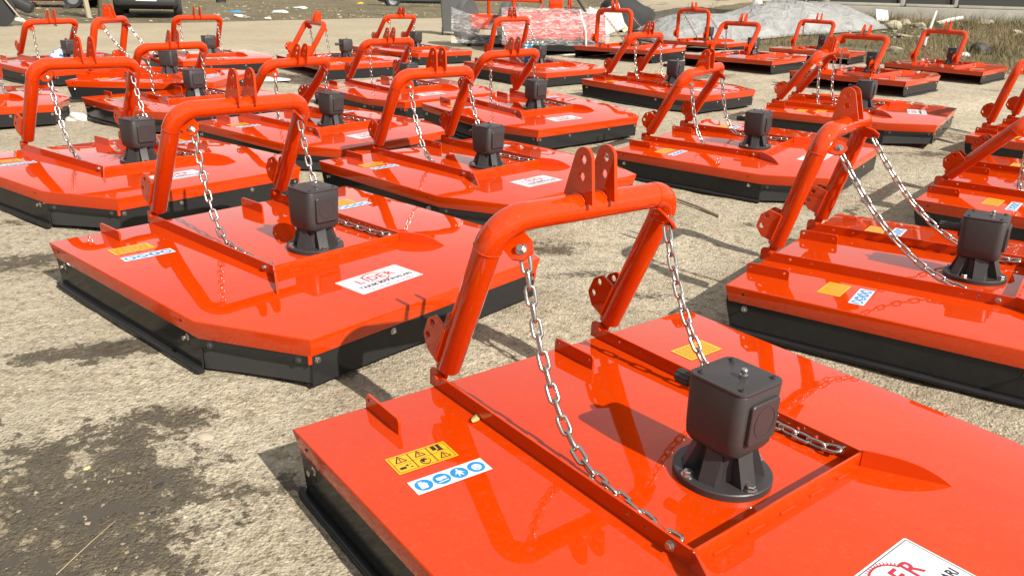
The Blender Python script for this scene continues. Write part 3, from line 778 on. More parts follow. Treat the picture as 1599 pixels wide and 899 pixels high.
def mower(key):
    x,y,t,z,tx,ty,lean = POSE[key]; rr = random.Random(key)
    root = bpy.data.objects.new('rotary_mower', None); COL.objects.link(root); root.empty_display_size = .3
    tag(root, LABELS[key], 'mower', 'orange rotary mowers parked in rows')
    ex = Vector((1,0,tx)).normalized(); ez = Vector((-tx,-ty,1)).normalized(); ey = ez.cross(ex)
    root.matrix_basis = Matrix.Translation((x,y,z-tx*.8+ty*.8)) @ Matrix.Rotation(t,4,'Z') @ basis(ex,ey,ez)
    P = lambda n, me, mx=None, par=root: obj(n, me, par, mx)
    dk = P('deck', DECK)
    for me in (SIDE_L,SIDE_R): P('side_skirt', me)
    for me in (SKID_L,SKID_R): P('skid_runner', me)
    for me in (CS_L,CS_R): P('corner_skirt', me)
    for me in (CL_L,CL_R): P('clamp_strip', me)
    P('rear_skirt', REAR)
    for me in (RAIL_L,RAIL_R): P('rail', me)
    for me in (TAIL_L,TAIL_R): P('rail_tail', me)
    P('crossbar', CROSS)
    for me in (LUG1,LUG2): P('lug', me)
    # skirt bolts and unused holes
    for sx, nx in ((SI+.0045,-1),(W-SI-.0045,1)):
        for yy in (-.085,-1.085):
            P('bolt', BOLT_S, toward((nx,0,0),(sx,yy,H-HF-.022)))
            P('bolt_hole', HOLE, toward((nx,0,0),(sx+nx*.0001,yy-.006,H-HF-.048)))
            P('bolt_hole', HOLE, toward((nx,0,-.13),(sx+nx*(.0046+SI-.0029),yy+.008,H-.028)))
    for xx in (CH+.035, .56, 1.04, W-CH-.035): P('bolt', BOLT, toward((0,-1,0),(xx,SI-L+.0016,H-HF-.020)))
    d = Vector((CH,-(L-L1),0)).normalized(); n = Vector((-(L-L1),-CH,0)).normalized()
    for left in (True,False):
        for tt in (.045,.38):
            p = Vector((0,-L1,H-HF-.018))+d*tt+n*(-.001-SI)
            q = p if left else Vector((W-p.x,p.y,p.z)); nn = n if left else Vector((-n.x,n.y,0))
            P('bolt', BOLT_B, toward(nn,q))
    # rails: pivot bolts and chain bolts
    for xx in (XL,XR): P('pivot_bolt', BOLT_O, toward((-1,0,0),(xx-.004,-.024,H+.040)))
    P('bolt', BOLT, toward((-1,0,0),(XL-.004,-.925,H+.022))); P('bolt', BOLT, toward((-1,0,0),(XR-.004,-.925,H+.022)))
    # hitch hoop
    hp = P('hitch_hoop', HOOP, Matrix.Translation((0,PY,H+.040)) @ Matrix.Rotation(lean,4,'X'))
    for me in LPS: P('link_plate', me, None, hp)
    for me in TPS: P('top_link_plate', me, None, hp)
    for i in (0,1):
        P('chain_bracket', BRS[i], None, hp)
        P('bolt', BOLT_L, toward(BR_N[i], BRC[i]+Vector((0,-.068,0))+BR_N[i]*.004), hp)
    # gearbox
    gb = P('gearbox', GEAR, Matrix.Translation((GX,GY,H)))
    P('foot_flange', FOOT, None, gb)
    P('side_cover', COVER, toward((0,-1,0),(0,-.081,.190)), gb)
    P('input_shaft', SHAFT, toward((0,1,0),(0,.080,.205)), gb)
    P('breather_plug', BREATHER, Matrix.Translation((0.0,-.02,.273)), gb)
    for k in range(4):
        a = k*pi/2+pi/4
        P('socket_screw', ALLEN, Matrix.Translation((.060*sqrt(2)*cos(a),.060*sqrt(2)*sin(a),.273)), gb)
        a = k*pi/2-.26
        P('bolt', BOLT_L, Matrix.Translation((.105*cos(a),.105*sin(a),.019)) @ Matrix.Rotation(k+.3,4,'Z'), gb)
    # chains
    hm = hp.matrix_basis
    for i in (0,1):
        p0 = hm @ (BRC[i]+Vector((0,-.074,0))-BR_N[i]*.012) - Vector((0,0,.004))
        p1 = Vector((XL+.018,-.930,H+.026)) if i == 0 else Vector((XR-.018,-.930,H+.026))
        if i == 0: p0.x = max(p0.x, XL+.03)
        pts = chain_curve(p0, p1, N_LINK*(PITCH_L-.0095+.0075), H+.014, key+str(i))
        fr = chain_frames(pts, N_LINK, key+str(i))
        if key in NEAR:
            ch = bpy.data.objects.new('chain', None); COL.objects.link(ch); ch.parent = root; ch.matrix_basis = Matrix.Translation(p1); ch.empty_display_size = .05
            inv = Matrix.Translation(-p1)
            for mx in fr: P('link', LINK, inv @ mx, ch)
        else:
            P('chain', join_meshes('chain', [(LINK_LO,mx,0) for mx in fr], [M['zinc']]), Matrix.Identity(4))
            for p in root.children[-1].data.polygons: p.use_smooth = True
    # labels
    j = lambda s=.008: rr.uniform(-s,s)
    zt = H+.0012
    def stick(n, me, cx, cy, a=0, fl=0): return P(n, me, Matrix.Translation((cx,cy,zt)) @ Matrix.Rotation(a,4,'Z'))
    if key == 'B':
        stick('warning_label', WARN_P, .123,-.350, -.05); stick('protection_label', PROT, .118,-.446,-.05); stick('maker_label', MAKER, .597,-1.365)
    elif key in ('D','S'):
        stick('warning_label', WARN_T, .145,-.415,-.02); stick('protection_label', PROT, .100,-.517,.03); stick('maker_label', MAKER, .60,-1.37)
    elif key == 'V':
        stick('warning_label', WARN_T, .13,-.40,0); stick('warning_label', WARN_T2, .22,-.56,0); stick('maker_label', MAKER, .72,-1.40,.2)
    else:
        stick('warning_label', WARN_T, .125+j(),-.352+j(),-.04+j(.04)); stick('protection_label', PROT, .118+j(),-.446+j(),-.04+j(.04)); stick('maker_label', MAKER, .565+j(.02),-1.372+j(),j(.03))
    stick('warning_label', WARN_T2, 1.25+j(),-.315+j(),j(.05))
    if key != 'B': stick('protection_label', PROT, 1.245+j(),-.40+j(),j(.04))
    if key == 'A':
        bm = bmesh.new(); ring_loft(bm, [circ(.010,0,14),circ(.011,.012,14),circ(.007,.020,14),circ(.002,.022,14)])
        q = Vector((W-.02,-L1-.06,.10)); q = Vector((W-CH+.01,-L+.03,.085))
        P('red_cap', from_bm('red_cap', bm, flat('red_plastic',(.6,.02,.02),.3)), toward((-n.x,n.y,0), Vector((W,-L1,.085))+Vector((-CH,-(L-L1),0))*.9+Vector((-n.x,n.y,0))*-.02))
    return root
MOWERS = {k: mower(k) for k in POSE}

# ================================================================== background
def add_obj(name, bm, m, label=None, cat=None, group=None, parent=None, mx=None, ang=35, smooth=True):
    return obj(name, from_bm(name, bm, m, smooth, ang), parent, mx, label, cat, group)
def empty(name, loc, rz=0, label=None, cat=None, group=None):
    o = bpy.data.objects.new(name, None); COL.objects.link(o); o.location = loc; o.rotation_euler = (0,0,rz); o.empty_display_size = .3
    return tag(o, label, cat, group)
def on_ground(px, py, dz=0):
    p = ground_at(px, py); return Vector((p.x,p.y,gz(p.x,p.y)+dz))

# pale compacted road, runs away to the right behind the mowers
far_e = [(-40,11.5),(-16,17.2),(-8.7,21.2),(-2.9,28.5),(3.5,42),(14,70),(40,150)]
near_e = [(-40,2),(-16,8.5),(-8.6,13.4),(-4.2,15.2),(-.3,15.0),(2.4,18.5),(9.5,38),(22,68),(52,148)]
def interp(poly, t):
    d = [0]
    for a,b_ in zip(poly,poly[1:]): d.append(d[-1]+math.dist(a,b_))
    q = t*d[-1]; k = max(0,min(int(np.searchsorted(d,q))-1,len(poly)-2)); f = (q-d[k])/(d[k+1]-d[k])
    return np.array(poly[k])*(1-f)+np.array(poly[k+1])*f
bm = bmesh.new(); rows = []
for i in range(221):
    t = (i/220)**1.0; a = interp(near_e,t); c = interp(far_e,t); row = []
    for j in range(25):
        f = j/24; p = a*(1-f)+c*f
        if j in (0,24): p = p+np.array([.5*(random.random()-.5),.7*(random.random()-.5)])
        x, y = p; e = min(f,1-f)
        row.append(bm.verts.new((x,y,(.022 if e > .03 else -.02))))
    rows.append(row)
allv = [v for r in rows for v in r]
for v, z_ in zip(allv, ground_full(np.array([v.co.x for v in allv]), np.array([v.co.y for v in allv]))): v.co.z += float(z_)
for r0,r1 in zip(rows,rows[1:]):
    for j in range(24): bm.faces.new((r0[j],r0[j+1],r1[j+1],r1[j]))
m, ns, ls, b = mat('road_dust'); tc = N(ns,'ShaderNodeTexCoord')
q1 = noise(ns,ls,tc,.5,8); q2 = noise(ns,ls,tc,6,8,.7); q3 = noise(ns,ls,tc,60,5,.7)
c = mixc(ns,ls, rng_(ns,ls,q1.outputs['Fac'],.35,.65), (.31,.265,.185), (.38,.33,.24))
c = mixc(ns,ls, rng_(ns,ls,q2.outputs['Fac'],.25,.6), (.26,.215,.15), c); c = mixc(ns,ls, rng_(ns,ls,q3.outputs['Fac'],.2,.5), (.27,.22,.15), c)
ls.new(c, b.inputs['Base Color']); b.inputs['Roughness'].default_value = .95; b.inputs['Specular IOR Level'].default_value = .2
bp = N(ns,'ShaderNodeBump'); bp.inputs['Strength'].default_value = .5; bp.inputs['Distance'].default_value = .02; ls.new(q2.outputs['Fac'],bp.inputs['Height']); ls.new(bp.outputs['Normal'],b.inputs['Normal'])
o = add_obj('road', bm, m); o['kind'] = 'structure'
for p in o.data.polygons: p.use_smooth = True

# loose grit and pebbles on the yard: one uncountable mass
def stones_mesh(name, pts, sizes, m):
    base = [Vector(v) for v in ((1,0,0),(-1,0,0),(0,1,0),(0,-1,0),(0,0,1),(0,0,-1))]
    fcs = [(0,2,4),(2,1,4),(1,3,4),(3,0,4),(2,0,5),(1,2,5),(3,1,5),(0,3,5)]
    V = []; Fc = []
    for (x,y,z), s in zip(pts,sizes):
        k = len(V); e = Euler((random.uniform(0,6),random.uniform(0,6),random.uniform(0,6))).to_matrix(); sc = Vector((random.uniform(.6,1.3),random.uniform(.6,1.2),random.uniform(.5,1.0)))
        for v in base:
            w = e @ (v*random.uniform(.75,1.15)); V.append((x+w.x*s*sc.x, y+w.y*s*sc.y, z+w.z*s*.6*sc.z))
        Fc += [tuple(k+i for i in f) for f in fcs]
    me = bpy.data.meshes.new(name); me.from_pydata(V,[],Fc); me.update(); finish(me, m, True, 55); return me
M['pebble'] = flat('pebble', (.27,.225,.155), .9, scale=9, var=.6)
nP = 5200; d_ = 1.2+ 9.5*rng.random(nP)**1.7; a_ = rng.uniform(-.72,.72,nP); px_ = d_*np.sin(a_)*1.0; py_ = d_*np.cos(a_)
pz_ = ground_full(px_,py_); sz_ = .0028+.008*rng.random(nP)**3.5
tag(obj('gravel', stones_mesh('gravel', list(zip(px_,py_,pz_)), sz_, M['pebble'])), 'pale grit and pebbles scattered over the concrete yard', 'gravel', kind='stuff')

# dry grass, one mass on the bank and beyond the road
m, ns, ls, b = mat('dry_grass'); oi = N(ns,'ShaderNodeNewGeometry'); 
at_ = N(ns,'ShaderNodeAttribute', attribute_name='tone')
c = mixc(ns,ls, at_.outputs['Fac'], (.075,.085,.028), (.27,.205,.115)); ls.new(c, b.inputs['Base Color']); b.inputs['Roughness'].default_value = .8; b.inputs['Specular IOR Level'].default_value = .15
M['grass'] = m
def grass_mesh(name, spots):
    V = []; Fc = []; T = []
    for (x,y,hh,tone) in spots:
        z = gz(x,y)-.01
        for k in range(random.randint(6,10)):
            a = random.uniform(0,2*pi); ln = hh*random.uniform(.4,1.15); lean = random.uniform(.3,1.6); w = .003+.006*hh
            bx, by = x+random.uniform(-.1,.1), y+random.uniform(-.1,.1)
            ux, uy = cos(a), sin(a); vx, vy = -uy*w, ux*w
            k0 = len(V)
            V += [(bx-vx,by-vy,z),(bx+vx,by+vy,z),(bx+ux*ln*lean*.4-vx*.7,by+uy*ln*lean*.4-vy*.7,z+ln*.6),(bx+ux*ln*lean*.4+vx*.7,by+uy*ln*lean*.4+vy*.7,z+ln*.6),(bx+ux*ln*lean,by+uy*ln*lean,z+ln)]
            Fc += [(k0,k0+1,k0+3,k0+2),(k0+2,k0+3,k0+4)]; tt = min(1,max(0,tone+random.uniform(-.25,.25))); T += [tt]*5
    me = bpy.data.meshes.new(name); me.from_pydata(V,[],Fc); me.update()
    a = me.attributes.new('tone','FLOAT','POINT'); a.data.foreach_set('value', T); me.materials.append(M['grass']); return me
spots = []
def in_mower(x, y):
    for cx,cy,t,z,tx,ty in _mc:
        dx, dy = x-cx, y-cy
        if abs(dx*cos(t)+dy*sin(t)) < .95 and abs(-dx*sin(t)+dy*cos(t)) < .95: return True
    return False
while len(spots) < 9500:
    x = random.uniform(4.5,19); y = random.uniform(12.5,26)
    if y < np.interp(x,[4.5,6,8.5,11,19],[19,17.2,14.6,12.8,11]) or in_mower(x,y): continue
    n_ = float(smooth_noise(np.array([x]),np.array([y]),1.3,11)[0]); 
    if n_ < -.18 and random.random() < .7: continue
    spots.append((x,y,random.uniform(.05,.15)+(.20 if x > 9 and random.random() < .22 else 0), .5+n_*1.2))
tag(obj('bank_grass', grass_mesh('bank_grass', spots)), 'dry yellow-green grass on the bank at right', 'grass', kind='stuff')
spots = []
while len(spots) < 3400:
    x = random.uniform(-26,10); lo = np.interp(x,[-40,-16,-8.7,-2.9,3.5,14],[11.5,17.2,21.2,28.5,42,70]); y = lo+.2+random.random()**1.6*26
    n_ = float(smooth_noise(np.array([x]),np.array([y]),2.2,12)[0])
    if n_ < -.05 and random.random() < .85: continue
    spots.append((x,y,random.uniform(.04,.13), .45+n_))
tag(obj('verge_grass', grass_mesh('verge_grass', spots)), 'sparse low grass on the dirt beyond the pale road', 'grass', kind='stuff')

# rough crumpled things
def crumple(name, size, m, seed, sub=3, amp=.35, flat_b=True, ang=60):
    r = random.Random(seed); bm = bmesh.new(); bmesh.ops.create_icosphere(bm, subdivisions=sub, radius=1)
    ks = [(Vector((r.gauss(0,1),r.gauss(0,1),r.gauss(0,1))).normalized(), r.uniform(.2,1), r.uniform(2,6), r.uniform(0,6)) for _ in range(9)]
    for v in bm.verts:
        d = v.co.normalized(); q = sum(w*sin(f*d.dot(k)+p) for k,w,f,p in ks)/3
        v.co = d*(1+amp*q+r.uniform(-.04,.04))
    for v in bm.verts:
        v.co = Vector((v.co.x*size[0],v.co.y*size[1],v.co.z*size[2]))
        if flat_b and v.co.z < -size[2]*.45: v.co.z = -size[2]*.45
    for v in bm.verts: v.co.z += size[2]*.45
    return from_bm(name, bm, m, True, ang)
M['plastic_white'] = flat('white_plastic', (.60,.59,.56), .35, var=.08)
M['stone'] = flat('pale_rubble', (.33,.29,.22), .9, bump=(.6,.02), scale=8, var=.3)
M['concrete'] = flat('weathered_concrete', (.27,.255,.215), .9, bump=(.5,.01), scale=5, var=.28)
M['wood'] = flat('grey_wood', (.36,.30,.22), .8, bump=(.4,.004), scale=40, var=.3)
M['tyre'] = flat('tyre', (.022,.022,.023), .8, var=.2)
M['bluep'] = flat('blue_plastic', (.03,.22,.50), .4, var=.15)
M['greyp'] = flat('grey_plastic', (.085,.09,.092), .5, var=.15)
M['car_black'] = paint('car_black', (.012,.013,.016), rough=.4, crough=.06, dust=2)
M['car_red'] = paint('car_magenta', (.33,.03,.09), rough=.4, crough=.06, dust=2)
M['car_grey'] = paint('car_grey', (.05,.055,.06), rough=.4, crough=.06, dust=2)
M['glass'] = flat('dark_glass', (.015,.018,.02), .05, spec=.8)
M['trim'] = flat('black_trim', (.018,.018,.019), .6)
M['lampc'] = flat('lamp_clear', (.55,.55,.53), .1)
M['steel'] = flat('steel_rim', (.35,.35,.36), .35, .8)

def litter(name, px, py, size, m, label, seed, cat='litter', rz=0, amp=.35, group=None):
    p = on_ground(px,py,-.01)
    o = obj(name, crumple(name, size, m, seed, amp=amp), None, Matrix.Translation(p) @ Matrix.Rotation(rz,4,'Z'), label, cat, group); return o

# --- silver plastic sheeting over a long heap
a0 = on_ground(935,62); 
TA, TB = Vector((2.9,19.6)), Vector((9.4,22.6))
m, ns, ls, b = mat('silver_sheet'); tc = N(ns,'ShaderNodeTexCoord'); q1 = noise(ns,ls,tc,2.5,6,.6,1.0); q2 = noise(ns,ls,tc,14,6)
c = mixc(ns,ls, rng_(ns,ls,q1.outputs['Fac'],.3,.7), (.20,.205,.21), (.33,.33,.32)); ls.new(c,b.inputs['Base Color']); b.inputs['Roughness'].default_value = .5
bp = N(ns,'ShaderNodeBump'); bp.inputs['Strength'].default_value = 1.0; bp.inputs['Distance'].default_value = .16; ls.new(q1.outputs['Fac'],bp.inputs['Height']); ls.new(bp.outputs['Normal'],b.inputs['Normal'])
M['sheet'] = m
bm = bmesh.new(); rows = []; ax = (TB-TA); ln = ax.length; ax.normalize(); nx = Vector((-ax.y,ax.x))
for i in range(66):
    u = i/65; row = []
    for j in range(25):
        v = j/24; w = (v-.5)*2.0
        endf = min(1, 6*u, 6*(1-u))**.5
        prof = max(0,1-abs(w)**2.4)
        hgt = (.40+.07*sin(u*5+.6)+.06*sin(u*13)+.28*u)*endf*prof
        fold = .05*abs(sin(u*34+5*w+1.5*sin(u*9)))*prof - .03 + .045*abs(sin(u*17-w*3.4+2*sin(w*2)))
        p = TA+ax*(u*ln+.12*sin(j*1.7+i*.6)*(1-prof))+nx*(w*1.25*(.75+.25*endf))
        row.append(bm.verts.new((p.x,p.y,gz(p.x,p.y)+max(.008,hgt+fold*endf)+.01)))
    rows.append(row)
for r0,r1 in zip(rows,rows[1:]):
    for j in range(24): bm.faces.new((r0[j],r0[j+1],r1[j+1],r1[j]))
bot = [bm.verts.new((v.co.x,v.co.y,gz(v.co.x,v.co.y)-.05)) for v in rows[0]]
o = add_obj('plastic_sheeting', bm, M['sheet'], 'long silver plastic sheeting draped over a low heap behind the mowers', 'tarpaulin', ang=50)
sol = o.modifiers.new('thickness','SOLIDIFY'); sol.thickness = .006; sol.offset = 1

# --- building on a concrete plinth at the upper right
bx0, by0 = 9.6, 25.2
bd = empty('building', (bx0,by0,gz(bx0,by0)-.1), -.10, 'derelict grey building with dark openings on a cracked concrete ledge, upper right', 'building')
def part(name, parent, boxes, m, bev=.01):
    bm = bmesh.new()
    for cc, ss in boxes: add_box(bm, cc, ss, bev)
    return add_obj(name, bm, m, parent=parent)
part('plinth', bd, [((5.5,2.2,.22),(13.6,5.0,.52))], M['concrete'], .03)
wallm = flat('grey_render', (.30,.29,.27), .9, bump=(.3,.01), scale=4, var=.22); darkm = flat('dark_interior', (.012,.014,.018), .35)
piers = [(-.9,.25),(2.05,.14),(3.6,.10),(6.15,.10),(8.05,.75),(11.9,.5)]
for xx, ww in piers: part('pier', bd, [((xx,.35,1.75),(ww,.3,2.5))], wallm)
part('lintel', bd, [((5.5,.36,3.3),(13.2,.32,.6))], wallm)
part('wall', bd, [((5.5,2.6,2.1),(13.0,3.4,3.24))], wallm)
part('roof', bd, [((5.5,2.1,3.72),(13.8,4.9,.22))], M['concrete'], .02)
for (x0_,x1_) in ((-.77,1.97),(2.13,3.54),(3.66,6.09),(6.21,7.66),(8.44,11.64)):
    w_ = part('window', bd, [(((x0_+x1_)/2,.40,1.74),(x1_-x0_,.04,2.52))], M['glass'], 0)
    part('window_sill', bd, [(((x0_+x1_)/2,.24,.53),(x1_-x0_-.02,.22,.08))], M['concrete'])
part('brick_panel', bd, [((10.05,.30,.86),(3.1,.12,.56))], flat('dull_red_brick',(.20,.07,.05),.9,var=.3), .004)
# concrete post by the left end
pp = Vector((9.15,24.9,0)); bm = bmesh.new(); tube(bm,[(0,0,-.2),(0,0,2.6)],[.17,.15],14); add_obj('post', bm, flat('khaki_post',(.22,.20,.12),.85,var=.25), 'khaki round post standing at the left end of the building', 'post', mx=Matrix.Translation((pp.x,pp.y,gz(pp.x,pp.y))))
# low heap of rubble: individual blocks
rb = [(1395,45,.24,.14,'largest pale rubble block on the bank, behind the hoop of the nearer open-fronted mower'),(1412,38,.22,.12,'pale rubble block just above right of the largest one'),(1432,42,.20,.10,'pale rubble block between the largest one and the leaning pole'),
      (1540,38,.30,.10,'long low stone block right of the broken timber under the ledge'),(1585,52,.20,.09,'pale rubble block by the right picture edge'),(1400,80,.20,.09,'pale rubble block low in the grass behind the rightmost mower\'s left leg')]
for i,(px,py,s_,h_,lab) in enumerate(rb):
    p = on_ground(px,py,-.03)
    obj('rubble_block', crumple('rubble_block',(s_,s_*.8,h_),M['stone'],100+i,2,.42,ang=25), None, Matrix.Translation(p) @ Matrix.Rotation(i*1.3,4,'Z'), lab, 'rubble', 'rubble blocks on the bank')
def slab(name, px, py, size, rot, m, label, cat, bev=.01):
    p = on_ground(px,py); bm = bmesh.new(); add_box(bm,(0,0,0),size,bev)
    return add_obj(name,bm,m,label,cat,mx=Matrix.Translation(p+Vector((0,0,size[2]/2+.02))) @ Euler(rot).to_matrix().to_4x4())
slab('board', 1375,36,(.42,.05,.34),(radians(-28),radians(4),.3),M['plastic_white'],'white square board leaning on the bank below the building','board')
slab('plank', 1410,58,(.62,.16,.04),(.1,.1,.5),M['wood'],'short grey plank lying on the bank grass behind the rightmost mower','plank')
for k,(pa,pb,lab) in enumerate((((1443,72),(1462,18),'thin pale pole leaning on the bank behind the rightmost mower'),((1462,38),(1502,28),'whitewashed broken timber lying across the bank under the ledge'))):
    p = on_ground(*pa); q = at_y(*pb, p.y+ (.6 if k == 0 else .9)); bm = bmesh.new(); tube(bm,[(0,0,0),tuple((q-p)*.5+Vector((0,0,.02))),tuple(q-p)],[.035,.032,.028] if k == 0 else [.07,.06,.05],8)
    add_obj('pole' if k == 0 else 'timber', bm, M['plastic_white'] if k else flat('pale_pole',(.5,.5,.46),.6), lab, 'pole' if k == 0 else 'timber', mx=Matrix.Translation(p))
litter('sack',1180,36,(.22,.16,.42),M['plastic_white'],'tall white sack standing at the foot of the silver sheeting',1,'sack')
litter('sack',1237,34,(.26,.18,.42),M['plastic_white'],'rounded white sack right of the tall white sack, before the sheeting',2,'sack')
litter('sack',1138,38,(.26,.2,.22),M['plastic_white'],'low white sack left of the tall one, behind a mower hoop',3,'sack')
litter('rubbish_heap',1205,34,(.34,.2,.16),M['stone'],'beige rubbish heap between the two white sacks',4,'rubbish')
litter('scrap_heap',1262,28,(.5,.35,.22),M['greyp'],'dark scrap heap left of the khaki post',5,'scrap')
litter('scrap_bag',1530,84,(.28,.2,.14),M['trim'],'black rag lying in the dry grass by the right edge',6,'rag')
litter('white_rag',1502,88,(.16,.12,.07),M['plastic_white'],'white rag lying in the dry grass near the black rag',8,'rag')

# --- vehicles beyond the road
def car(px, py, rz, body, label, cat='car', loc=None):
    p = on_ground(px,py) if loc is None else Vector((loc[0],loc[1],gz(*loc)))
    t = empty('parked_car', p, rz, label, cat)
    # lofted body: stations along x (front at -x), each a rounded section (half width, sill z, shoulder z)
    st = [(-1.98,.62,.36,.62),(-1.90,.76,.26,.74),(-1.70,.82,.22,.84),(-1.2,.85,.20,.93),(-.55,.86,.20,.99),(.3,.86,.20,1.0),(1.2,.86,.22,1.0),(1.75,.82,.26,.97),(1.95,.72,.32,.90)]
    bm = bmesh.new(); rings = []
    for x,w,z0,z1 in st:
        rings.append([(x,w*.86,z0),(x,w*.98,z0+.10),(x,w,z0+.30*(z1-z0)+.06),(x,w*.99,z1-.10),(x,w*.93,z1-.02),(x,w*.80,z1),(x,-w*.80,z1),(x,-w*.93,z1-.02),(x,-w*.99,z1-.10),(x,-w,z0+.30*(z1-z0)+.06),(x,-w*.98,z0+.10),(x,-w*.86,z0)])
    ring_loft(bm, rings); add_obj('body', bm, body, parent=t, ang=40)
    bm = bmesh.new(); rings = []
    for x,w,z in ((-.85,.70,.95),(-.20,.62,1.38),(.2,.60,1.46),(1.0,.60,1.45),(1.55,.64,1.22),(1.85,.66,.95)):
        rings.append([(x,w,.92),(x,w*.98,.94),(x,w*.84,z),(x,0,z+.02),(x,-w*.84,z),(x,-w*.98,.94),(x,-w,.92)])
    ring_loft(bm, rings); add_obj('cabin', bm, M['glass'], parent=t, ang=40)
    bm = bmesh.new(); add_box(bm,(.45,0,1.465),(1.35,1.04,.03),.012); add_obj('roof', bm, body, parent=t)
    for sx in (-1,1):
        bm = bmesh.new(); add_box(bm,(-1.93+(3.87 if sx > 0 else 0),0,.42),(.16,1.50,.22),.05); add_obj('bumper', bm, M['trim'], parent=t)
        bm = bmesh.new(); add_box(bm,(-2.018 if sx < 0 else 2.022,0,.49),(.012,.52,.11),.003); add_obj('number_plate', bm, M['white'], parent=t)
        for sy in (-1,1):
            bm = bmesh.new(); add_box(bm,(sx*1.86+(-.0),sy*.62,.70),(.14,.30,.14),.05); add_obj('lamp', bm, M['lampc'], parent=t)
            wx = -1.28 if sx < 0 else 1.24
            bm = bmesh.new(); R_ = .31
            ring_loft(bm,[circ(R_-.10,-.10,28),circ(R_-.02,-.10,28),circ(R_,-.07,28),circ(R_,.07,28),circ(R_-.02,.10,28),circ(R_-.10,.10,28),circ(R_-.12,.05,28),circ(R_-.12,-.05,28)])
            wh = add_obj('wheel', bm, M['tyre'], parent=t, mx=toward((0,sy,0),(wx,sy*.76,.31)))
            bm = bmesh.new(); ring_loft(bm,[circ(.195,.02,20),circ(.19,.07,20),circ(.05,.05,20),circ(.04,.07,20)]); add_obj('rim', bm, M['steel'], parent=wh)
        bm = bmesh.new(); add_box(bm,(-.55,sx*.90,1.0),(.14,.14,.11),.03); add_obj('mirror', bm, M['trim'], parent=t)
    return t
cp = at_y(236,28,22.5)
car(0,0,radians(112),M['car_black'],'black parked car facing the yard, bumper and white number plate showing, top left',loc=(cp.x-.8,cp.y+1.8))
cp = at_y(118,18,27.0); car(0,0,radians(8),M['car_red'],'dark pink parked car at the top left, left of the black car',loc=(cp.x-1.3,cp.y+.5))
cp = at_y(655,10,36.0); car(0,0,radians(12),M['car_grey'],'dark grey parked car at the top edge, left of the wrapped machines',loc=(cp.x,cp.y+.6))
# tree and leaning post in front of the cars
p = on_ground(163,30); t = empty('bare_tree', p, 0, 'bare brown tree trunk standing left of the black car', 'tree')
bm = bmesh.new(); bark = flat('bark',(.11,.08,.05),.95,bump=(.8,.03),scale=9,var=.35)
tube(bm,[(0,0,-.1),(.03,.02,.5),(-.04,.0,1.2),(.06,.05,2.0),(.0,.1,2.8)],[.16,.13,.12,.10,.07],10); add_obj('trunk',bm,bark,parent=t)
bm = bmesh.new()
for k in range(34):
    a = k*2.4; z0 = 1.0+.055*k; r0 = .5+.4*random.random()
    q = Vector((0,.05,z0)); e_ = q+Vector((cos(a)*r0,sin(a)*r0,.5+.3*random.random())); tube(bm,[q,(q+e_)/2+Vector((0,0,.08)),e_],[.022,.015,.006],5)
    for k2 in range(4):
        f = .4+.15*k2; s0 = q.lerp(e_,f); b2 = a+random.uniform(-1.2,1.2); tube(bm,[s0,s0+Vector((cos(b2)*.25,sin(b2)*.25,.18))],[.008,.003],4)
add_obj('crown',bm,bark,parent=t)
p = on_ground(140,28); bm = bmesh.new(); tube(bm,[(0,0,-.1),(-.06,0,.8),(-.16,0,1.7)],[.07,.065,.06],8); add_obj('post',bm,M['wood'],'pale wooden post leaning left between the pink car and the bare tree','post',mx=Matrix.Translation(p))
# hand cart at the left edge: big wheel, dark sheet, stick
p = on_ground(2,43); t = empty('hand_cart', p, .35, 'old cart at the left edge with a grey-rimmed wheel and a dark load', 'cart')
bm = bmesh.new(); R_ = .40
ring_loft(bm,[circ(R_-.035,-.025,36),circ(R_,-.02,36),circ(R_,.02,36),circ(R_-.035,.025,36)]); wh = add_obj('wheel',bm,M['tyre'],parent=t,mx=toward((0,-1,0),(-.05,0,R_)))
bm = bmesh.new(); 
rr_ = [[(r_*cos(2*pi*i/36),r_*sin(2*pi*i/36),z_) for i in range(36)] for r_,z_ in ((R_-.085,-.02),(R_-.036,-.02),(R_-.036,.02),(R_-.085,.02),(R_-.085,-.02))]
ring_loft(bm,rr_,False,False); add_obj('rim',bm,M['steel'],parent=wh)
bm = bmesh.new()
for k in range(10): tube(bm,[(0,0,0),((R_-.08)*cos(k*pi/5),(R_-.08)*sin(k*pi/5),0)],.007,5)
add_obj('spoke',bm,M['steel'],parent=wh)
bm = bmesh.new(); add_box(bm,(.20,.25,.62),(1.0,.36,.24),.06,Euler((0,.5,0)).to_matrix()); add_obj('load',bm,M['trim'],parent=t)
bm = bmesh.new(); tube(bm,[(-.10,-.03,1.05),(.55,-.12,.02)],.016,8); add_obj('stick',bm,M['wood'],parent=t)
bm = bmesh.new(); tube(bm,[(.0,.05,.40),(.9,.10,.18),(1.1,.1,.04)],.02,8); add_obj('shaft',bm,M['trim'],parent=t)

